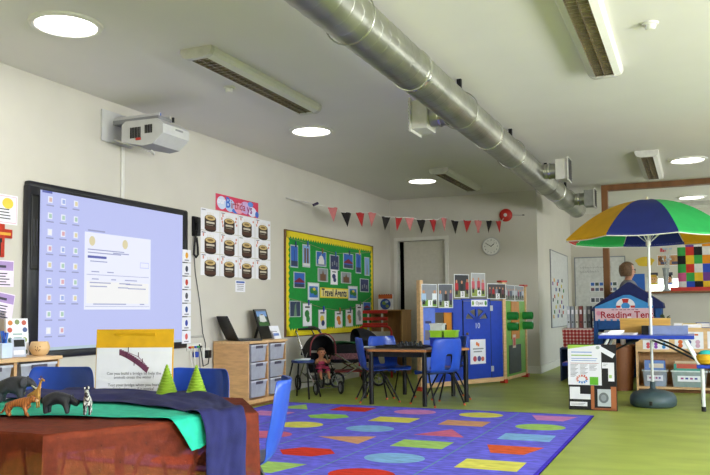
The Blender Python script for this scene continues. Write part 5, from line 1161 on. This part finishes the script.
cr = N.new('ShaderNodeValToRGB'); cr.color_ramp.interpolation = 'CONSTANT'; cr.color_ramp.elements[0].color = lin('#d8c4c0'); cr.color_ramp.elements[1].position = .25; cr.color_ramp.elements[1].color = lin('#b85a58'); e3 = cr.color_ramp.elements.new(.75); e3.color = lin('#8e2326')
L.new(hf.outputs[0], cr.inputs[0]); L.new(cr.outputs[0], bb.inputs['Base Color'])
m = MB(); q = [(-.185, -.13), (.2, -.13), (.2, .12), (-.185, .12)]; k = .94
for i in range(4): a, b_ = q[i], q[(i+1) % 4]; m.poly([(a[0]*k, a[1]*k, 0), (b_[0]*k, b_[1]*k, 0), (b_[0], b_[1], .25), (a[0], a[1], .25)], gm); m.poly([(a[0]*k*.97, a[1]*k*.97, .004), (b_[0]*k*.97, b_[1]*k*.97, .004), (b_[0]*.98, b_[1]*.98, .25), (a[0]*.98, a[1]*.98, .25)], gm)
m.poly([(a*k, b_*k, .002) for a, b_ in q], gm); m.build('bin', t, 0); MB().bx(-.19, .205, -.135, -.128, .235, .25, P('#c8bfb8')).build('hem', t, 0)
G = 'magazine files on the blue rack'
for k in range(6):
    c = ('#b9bcc4', '#9aa0ac', '#c9c4bc', '#8a4a48', '#c8c8cc', '#7a7c88')[k]; nmc = ('pale grey', 'grey', 'cream', 'dark red', 'white', 'slate')[k]
    m = MB().prism([(-.021, 0), (.021, 0), (.021, .3), (-.021, .3)], -.1, .1, P(c)).r(0, .22, .03, .06, white, -.1006).r(0, .08, .02, .02, black, -.1007)
    one(m, 'magazine_file', '%s upright magazine file, %s on the blue rack top' % (nmc, ('leftmost', 'second', 'third', 'fourth', 'fifth', 'rightmost')[k]), 'file', (2.93+.055*k, 11.2, .7), 0, G)
t = thing('reading_tent', 'blue fabric reading tent with a lettered sign and pitched roof', 'tent', (3.70, 10.95, 0))
tb = mat('tent_blue', '#1f4f8e', .8, var=.08); tn = mat('tent_navy', '#1c2458', .85, var=.08); tl = mat('tent_light', '#3a8acc', .7); td = mat('tent_inside', '#12305c', .9)
MB().bx(-.42, -.36, -.02, .6, 0, .95, tb, bev=.01).build('side_wall', t, 0); MB().bx(.36, .44, -.02, .6, 0, .99, tb, bev=.01).build('side_wall', t, 0); MB().bx(-.36, .36, .58, .6, 0, .98, td).build('back_wall', t, 0)
MB().prism([(-.44, .93), (-.42, .985), (.03, 1.31), (.07, 1.31), (.46, 1.03), (.47, .96), (.36, .96), (.36, .9), (-.36, .9), (-.36, .93)], -.035, .62, tn).build('roof', t, 0)
MB().bx(-.36, .36, -.03, .3, .68, .8, tb, bev=.01).build('front_valance', t, 0)
s_ = MB().bx(-.39, .34, -.06, -.036, .80, .965, P('#ddb8c4')); s_.prism([(-.39, .965), (.34, .965), (.34, 1.0), (.06, 1.14), (-.02, 1.14), (-.39, .985)], -.055, -.037, tl)
y = -.0606
for k in range(9): s_.r(-.34+.08*k, .81, .03, .02, tl, y)
s_.e(.0, 1.0, .12, .10, white, -.0562, 24); s_.pg([(-.045, 1.09), (.045, 1.09), (.03, 1.035), (-.03, 1.035)], red, -.0566); s_.pg([(-.12, 1.0), (-.06, 1.0), (-.065, .97), (-.115, .97)], red, -.0566); s_.pg([(.12, 1.0), (.06, 1.0), (.065, .97), (.115, .97)], red, -.0566); s_.e(.0, .995, .055, .045, tl, -.057, 20)
s_.text('Reading Tent', .01, .875, .124, P('#f2e8ee'), -.0608, bold=.05).text('Reading Tent', .01, .875, .124, P('#a81f34'), -.0614, bold=.03)
for k in range(7): s_.r(-.16+.05*k, .945, .035, .01, P('#8a5a7a'), -.061)
s_.e(-.345, .9, .03, .03, P('#d88aa8'), -.061)
s_.build('sign', t, 0)
# ================================================================ side wall and far room
t = thing('magnetic_board', 'white magnetic letter board on the side wall by the far room', 'whiteboard', (XB, 13.83, .67), WL)
MB().bx(-.92, .92, -.012, 0, 0, 1.26, mat('board_white', '#cfd0d2', .3)).build('board', t, 0)
MB().bx(-.935, -.92, -.018, 0, -.015, 1.275, gink).bx(.92, .935, -.018, 0, -.015, 1.275, gink).bx(-.92, .92, -.018, 0, 1.26, 1.275, gink).bx(-.92, .92, -.018, 0, -.015, 0, gink).build('frame', t, 0)
rr = random.Random(5); mc = ['#d8a02a', '#c8402c', '#3a7a3a', '#3a4aa8', '#d8c840', '#8a4a9a', '#2a2a34']; mn = ['yellow', 'red', 'green', 'blue', 'lemon', 'violet', 'black']
k = 0
for row in range(8):
    for j in range(3):
        x, z = -.75+.42*j+.13*(row % 3)+rr.uniform(-.04, .04), .16+.09*row+rr.uniform(-.02, .02); c = k*3 % 7
        o = one(MB().bx(-.028, .028, -.008, 0, -.03, .03, P(mc[c]), bev=.008), 'letter_magnet', 'small %s magnet on the side wall board, row %s from the bottom, %s' % (mn[c], ('one', 'two', 'three', 'four', 'five', 'six', 'seven', 'eight')[row], ('near end', 'middle', 'far end')[j]), 'magnet', (XB+.012, 13.83+x, .67+z), WL, 'letter magnets on the side wall board'); k += 1
t = thing('far_whiteboard', 'grey framed whiteboard with handwriting in the far room', 'whiteboard', (2.915, YF, .66))
MB().bx(-.445, .445, -.014, 0, 0, 1.27, mat('board_white', '#cfd0d2', .3)).build('board', t, 0)
MB().bx(-.465, -.445, -.02, 0, -.02, 1.29, gry).bx(.445, .465, -.02, 0, -.02, 1.29, gry).bx(-.445, .445, -.02, 0, 1.27, 1.29, gry).bx(-.445, .445, -.02, 0, -.02, 0, gry).build('frame', t, 0)
hw = MB(); wr = random.Random(3)
for rz_, n in ((1.08, 13), (1.0, 8)):
    for j in range(n):
        x = -.36+.045*j; hw.tube([(x, -.0155, rz_), (x+.012, -.0155, rz_+.03*wr.random()+.01), (x+.022, -.0155, rz_-.01), (x+.034, -.0155, rz_+.012)], .003, gink, n=4)
hw.build('handwriting', t, 0)
G = 'sheets on the far whiteboard'
for x, z, w_, h_, cs, l in ((2.98, 1.43, .5, .08, ('#3a6ac0', '#4a5a5a'), 'blue printed strip on the far whiteboard'), (2.98, 1.33, .5, .08, ('#7a5a6a', '#5a6a8a'), 'grey printed strip below the blue strip on the far whiteboard'), (2.98, 1.13, .5, .1, ('#4a4a5a', '#7a7a8a'), 'dark printed strip, third on the far whiteboard'), (2.70, .9, .1, .07, ('#a83a2a', '#3a3a3a'), 'small red picture low on the far whiteboard, left'), (2.72, .76, .12, .08, ('#c86a2a', '#7a3a2a'), 'small orange picture lowest on the far whiteboard, left'), (3.0, .88, .1, .07, ('#5a4a8a', '#3a3a3a'), 'small violet picture low on the far whiteboard, middle')):
    m = sheet(w_, h_); 
    for j in range(6): m.r(-w_*.4+w_*.16*j, 0, w_*.13, h_*.75, P(cs[j % 2]), -.0034)
    one(m, 'board_sheet', l, 'sheet', (x, YF-.0145, z), 0, G)
one(sheet(.34, .55, P('#2c64c0')), 'blue_paper', 'blue paper panel right of the far whiteboard', 'paper', (3.54, YF, 1.33), 0)
G = 'pictures on the far room wall'
m = MB()
m.M = Matrix.Rotation(PI/2, 4, 'X'); m.slab([((.16+.02*math.sin(5*a))*math.cos(a), .09*math.sin(a)) for a in [k*2*PI/24 for k in range(24)]], 0, .006, P('#d8b83a'))
one(m, 'paper_cloud', 'yellow cut paper shape on the far room wall', 'cut out', (3.72, YF, 1.83), 0)
for k in range(3):
    c = ('#6a4a34', '#a8764a', '#8a5a3a')[k]; x = 4.02+.19*k
    m = sheet(.17, .2); m.r(0, 0, .15, .18, P('#b88a5a'), -.0033).e(-.02, .02, .045, .05, P(c), -.0036).r(.02, -.05, .1, .05, P('#4a4a6a'), -.0038)
    one(m, 'wall_picture', 'small brown picture on the far room wall, %s of the row of three' % ('left', 'middle', 'right')[k], 'picture', (x, YF, 1.84), 0, G)
for k, (x, z, c) in enumerate(((4.04, 2.03, '#c03a4a'), (4.36, 2.05, '#b83a3a'), (4.6, 2.06, '#3a6ac0'))):
    one(sheet(.1, .07, P(c)), 'wall_card', 'tiny %s card high on the far room wall, %s' % (('pink red', 'red', 'blue')[k], ('left', 'middle', 'right')[k]), 'card', (x, YF, z), 0, 'cards high on the far room wall')
for k in range(4):
    x = 3.86+.25*k; m = MB().bx(-.08, .08, -.004, 0, -.1, .12, P('#e6e2dc')); m.r(0, .09, .16, .06, P('#3a3e4e'), -.0044).e(0, -.01, .06, .07, P(('#d8a878', '#c08a64', '#d0a080', '#c89a78')[k]), -.0048).pg([(-.075, -.01), (-.05, .08), (.05, .08), (.075, -.01), (.04, .035), (-.04, .035)], P(('#c8a03a', '#1f1a1c', '#3a2a24', '#2a2a3a')[k]), -.0052)
    m.r(0, -.085, .13, .03, P(('#d8c83a', '#3a5ac0', '#4a8ac8', '#c04a4a')[k]), -.0048).e(-.02, .0, .008, .008, black, -.0056, 8).e(.02, .0, .008, .008, black, -.0056, 8)
    one(m, 'portrait_drawing', 'child portrait drawing at the far window, %s' % ('fair haired, leftmost', 'black haired, second', 'brown haired, third', 'dark haired, rightmost')[k], 'drawing', (x, YF, 1.50), 0, 'portrait drawings at the far window')
# on the partition sill
t = thing('red_tray', 'shallow red tray on the partition sill under the patchwork cushion', 'tray', (4.52, D, 1.2))
MB().bx(-.28, .35, -.11, .12, 0, .012, red).bx(-.28, .35, -.11, -.098, .012, .05, red).bx(-.28, .35, .108, .12, .012, .05, red).bx(-.28, -.268, -.098, .108, .012, .05, red).bx(.338, .35, -.098, .108, .012, .05, red).build('tray', t, 0)
# plain patchwork cushion standing in the tray
m = MB(); pc = [mat('patch_'+c.strip('#'), c, .85, var=.05) for c in ('#c8342c', '#d88a1c', '#e0b82c', '#3aa04a', '#2a4ab8', '#c85a8a', '#1c1c20', '#d8d8d8', '#6a3a8a')]
PW, PH, nx, nz = .64, .72, 6, 6; rr = random.Random(12); pm_ = {}
for j in range(nz):
    for i in range(nx):
        c = rr.choice([q for q in pc if q not in (pm_.get((i-1, j)), pm_.get((i, j-1)))]); pm_[i, j] = c
def puff(u, v, s): return s*(.015+.07*(max(0, math.sin(PI*u)*math.sin(PI*v)))**.4)
for s in (-1, 1): m.grid(lambda u, v: (PW*(u-.5), puff(u, v, s), PH*v), 24, 24, lambda i, j: pm_[i//4, j//4])
for (f0, f1) in (((0, 0), (1, 0)), ((1, 0), (1, 1)), ((1, 1), (0, 1)), ((0, 1), (0, 0))):
    m.poly([(PW*(f0[0]-.5), -.015, PH*f0[1]), (PW*(f1[0]-.5), -.015, PH*f1[1]), (PW*(f1[0]-.5), .015, PH*f1[1]), (PW*(f0[0]-.5), .015, PH*f0[1])], pc[6])
one(m, 'patchwork_cushion', 'big square patchwork cushion standing on the red tray', 'cushion', (4.66, D, 1.213), 0, None, 50)
t = thing('glass_vase', 'tall silver grey vase with curly twigs on the partition sill', 'vase', (4.185, D-.05, 1.2))
MB().lathe([(.05, 0), (.055, .01), (.03, .03), (.026, .12), (.032, .25), (.05, .33), (.045, .33), (.02, .1)], mat('grey_glass', '#a8b0b4', .15, alpha=.8), n=24, caps=False).build('vase', t, 60)
tws = MB(); rr = random.Random(8)
for k in range(9):
    a = rr.uniform(0, 6.28); pts = [(0, 0, .15)]
    for j in range(1, 7): pts.append((.012*j*math.cos(a)+.02*math.sin(j*2+k), .01*j*math.sin(a)+.012*math.cos(j*2.3+k), .15+.075*j))
    tws.tube(pts, [.003]*6+[.0012], P('#b9c0c4'), n=5)
    tws.ell(pts[-1], (.012, .012, .012), P('#a8bcd0'), n=6, k=4).ell(pts[4], (.012, .01, .012), P('#c0ccd4'), n=6, k=4)
tws.build('twigs', t)
# the person behind the sill, looking to the right
pe = thing('person', 'person with brown bobbed hair, glasses and grey top beyond the reading tent, facing right', 'person', (3.645, 12.25, 0)); pe.scale = (.95, .95, 1)
sk2 = mat('skin_tone', '#c08a72', .55, var=.03); top = mat('grey_top', '#7c7e86', .85, var=.05, bump=.1); trs = mat('dark_trousers', '#26272e', .85); hair = mat('brown_hair', '#6f5640', .6, var=.2, scale=40)
Z = 1.535                           # eye height; the figure faces +x
def pface(mb):
    for s in (-1, 1):
        mb.ell((.088, s*.03, Z), (.008, .011, .007), white, n=8, k=5); mb.ell((.094, s*.03, Z), (.004, .006, .006), black, n=8, k=5)
        mb.ell((.0, s*.077, Z-.02), (.018, .008, .03), sk2, n=8, k=5)
    mb.ell((.103, 0, Z-.032), (.014, .012, .016), sk2, n=10, k=6); mb.ell((.092, 0, Z-.066), (.007, .022, .007), P('#a0524c'), n=10, k=5)
body = skin('body', [[(0, 0, .82, .14), (.0, 0, .95, .125), (.005, 0, 1.1, .13), (0, 0, 1.24, .125), (-.01, 0, 1.33, .085), (-.005, 0, 1.39, .05), (.01, 0, 1.43, .055), (.025, 0, 1.465, .075), (.015, 0, 1.53, .092), (.0, 0, 1.59, .085), (-.005, 0, 1.625, .055)]] +
 [[(0, 0, 1.24, .125), (-.01, s*.15, 1.3, .06), (-.015, s*.19, 1.26, .05), (-.01, s*.21, 1.05, .042), (.06, s*.2, .88, .032), (.1, s*.19, .83, .026), (.15, s*.18, .8, .022)] for s in (-1, 1)] +
 [[(0, 0, .82, .14), (.01, s*.09, .74, .09), (.015, s*.1, .45, .06), (.0, s*.1, .12, .045), (0, s*.1, .06, .045), (.12, s*.11, .035, .035)] for s in (-1, 1)], sk2, pe, extra=pface)
def tubecloth(u, prof):
    pass
c = MB(); pr = [(.145, .135, .76), (.15, .15, .9), (.145, .155, 1.1), (.15, .17, 1.22), (.13, .2, 1.31), (.1, .15, 1.355), (.065, .07, 1.385)]
c.grid(lambda u, v: (lambda k: (lambda i, q: ((pr[i][0]*(1-q)+pr[i+1][0]*q)*math.cos(2*PI*u), (pr[i][1]*(1-q)+pr[i+1][1]*q)*math.sin(2*PI*u), pr[i][2]*(1-q)+pr[i+1][2]*q))(min(int(k), 5), k-min(int(k), 5)))(v*6), 24, 18, top, wrap=True)
for s in (-1, 1): c.tube([(-.01, s*.15, 1.3), (-.015, s*.195, 1.25), (-.01, s*.212, 1.05), (.04, s*.205, .92)], [.075, .068, .055, .045], top, n=14)
c.build('top', pe, 60)
c = MB()
for s in (-1, 1): c.tube([(0, s*.06, .84), (.01, s*.09, .74), (.015, s*.1, .45), (0, s*.1, .1)], [.125, .11, .078, .062], trs, n=16)
c.build('trousers', pe, 60)
h = MB(); 
h.grid(lambda u, v: (-.012+(.112+.022*v)*math.sin(.06+PI*.72*v)*math.cos(2*PI*u)*1.0, .112*math.sin(.06+PI*.72*v)**.8*math.sin(2*PI*u), 1.55+(.115 if v < .5 else .16)*math.cos(.06+PI*.72*v)), 28, 14, hair, wrap=True, skip=lambda i, j: j > 5 and (i < 4 or i >= 24))
h.build('hair', pe, 60)
g = MB()
for s in (-1, 1):
    g.tube([(.106, s*.034+.024*math.cos(2*PI*k/14), Z+.018*math.sin(2*PI*k/14)) for k in range(14)], .003, black, n=5, closed=True).tube([(.104, s*.058, Z+.004), (.05, s*.082, Z+.004), (.0, s*.084, Z-.005)], .0025, black, n=5)
g.tube([(.108, -.01, Z+.003), (.108, .01, Z+.003)], .0025, black, n=5).build('glasses', pe)

# ================================================================ light and camera
wd = bpy.data.worlds.new('sky'); bpy.context.scene.world = wd; wd.use_nodes = True
N, L = wd.node_tree.nodes, wd.node_tree.links
st = N.new('ShaderNodeTexSky'); st.sky_type = 'NISHITA'; st.sun_disc = False; st.sun_elevation = math.radians(48); st.sun_rotation = math.radians(200); st.air_density = 1; st.dust_density = 3
L.new(st.outputs[0], N['Background'].inputs['Color']); N['Background'].inputs['Strength'].default_value = 1.7
def area(name, loc, rot, sx, sy, power, col):
    l = bpy.data.lights.new(name, 'AREA'); l.shape = 'RECTANGLE'; l.size = sx; l.size_y = sy; l.energy = power; l.color = col
    o = bpy.data.objects.new(name, l); C.objects.link(o); o.location = loc; o.rotation_euler = rot; return o
day = (.97, .98, 1.0)
for a, b_, pw_, up in ((-1.2, 1.2, 40, 250), (2.2, 5.0, 55, 245), (6.0, 8.6, 22, 80), (12.4, 14.8, 55, 50)):
    area('window_daylight', (XR+.03, (a+b_)/2, 1.7), (0, PI/2, 0), 1.4, b_-a, pw_, day)
    area('ceiling_fill', (XR-.02, (a+b_)/2, 1.45), (0, PI/2+.42, 0), .9, b_-a, up, (.97, .98, .96))  # added lamp at each window, tilted up to brighten the ceiling
area('window_daylight', (5.0, YF+.13, 1.22), (PI/2, 0, PI), .4, 2.4, 45, day)
area('skylight', (.98, 3.66, H-.03), (0, 0, 0), .3, .3, 10, (1, .98, .95))
cam = bpy.data.cameras.new('camera'); co = bpy.data.objects.new('camera', cam); C.objects.link(co)
cam.sensor_width = 36; cam.sensor_fit = 'HORIZONTAL'; cam.lens = 776.6*36/710; cam.clip_start = .05
yaw, pit_, roll = math.radians(23.5885), math.radians(3.4438), math.radians(-.48672)
f = Vector((-math.sin(yaw)*math.cos(pit_), math.cos(yaw)*math.cos(pit_), math.sin(pit_))); r = Vector((math.cos(yaw), math.sin(yaw), 0)); u = r.cross(f)
r2 = r*math.cos(roll)+u*math.sin(roll); u2 = r2.cross(f)
co.matrix_world = Matrix(((r2.x, u2.x, -f.x, 4.545), (r2.y, u2.y, -f.y, 0), (r2.z, u2.z, -f.z, .95), (0, 0, 0, 1)))
cam.shift_y = (264.9-237.5)/710
S = bpy.context.scene; S.camera = co
vs = S.view_settings; vs.view_transform = 'Standard'; vs.look = 'None'; vs.gamma = 1; vs.exposure = 0.0; vs.use_curve_mapping = False
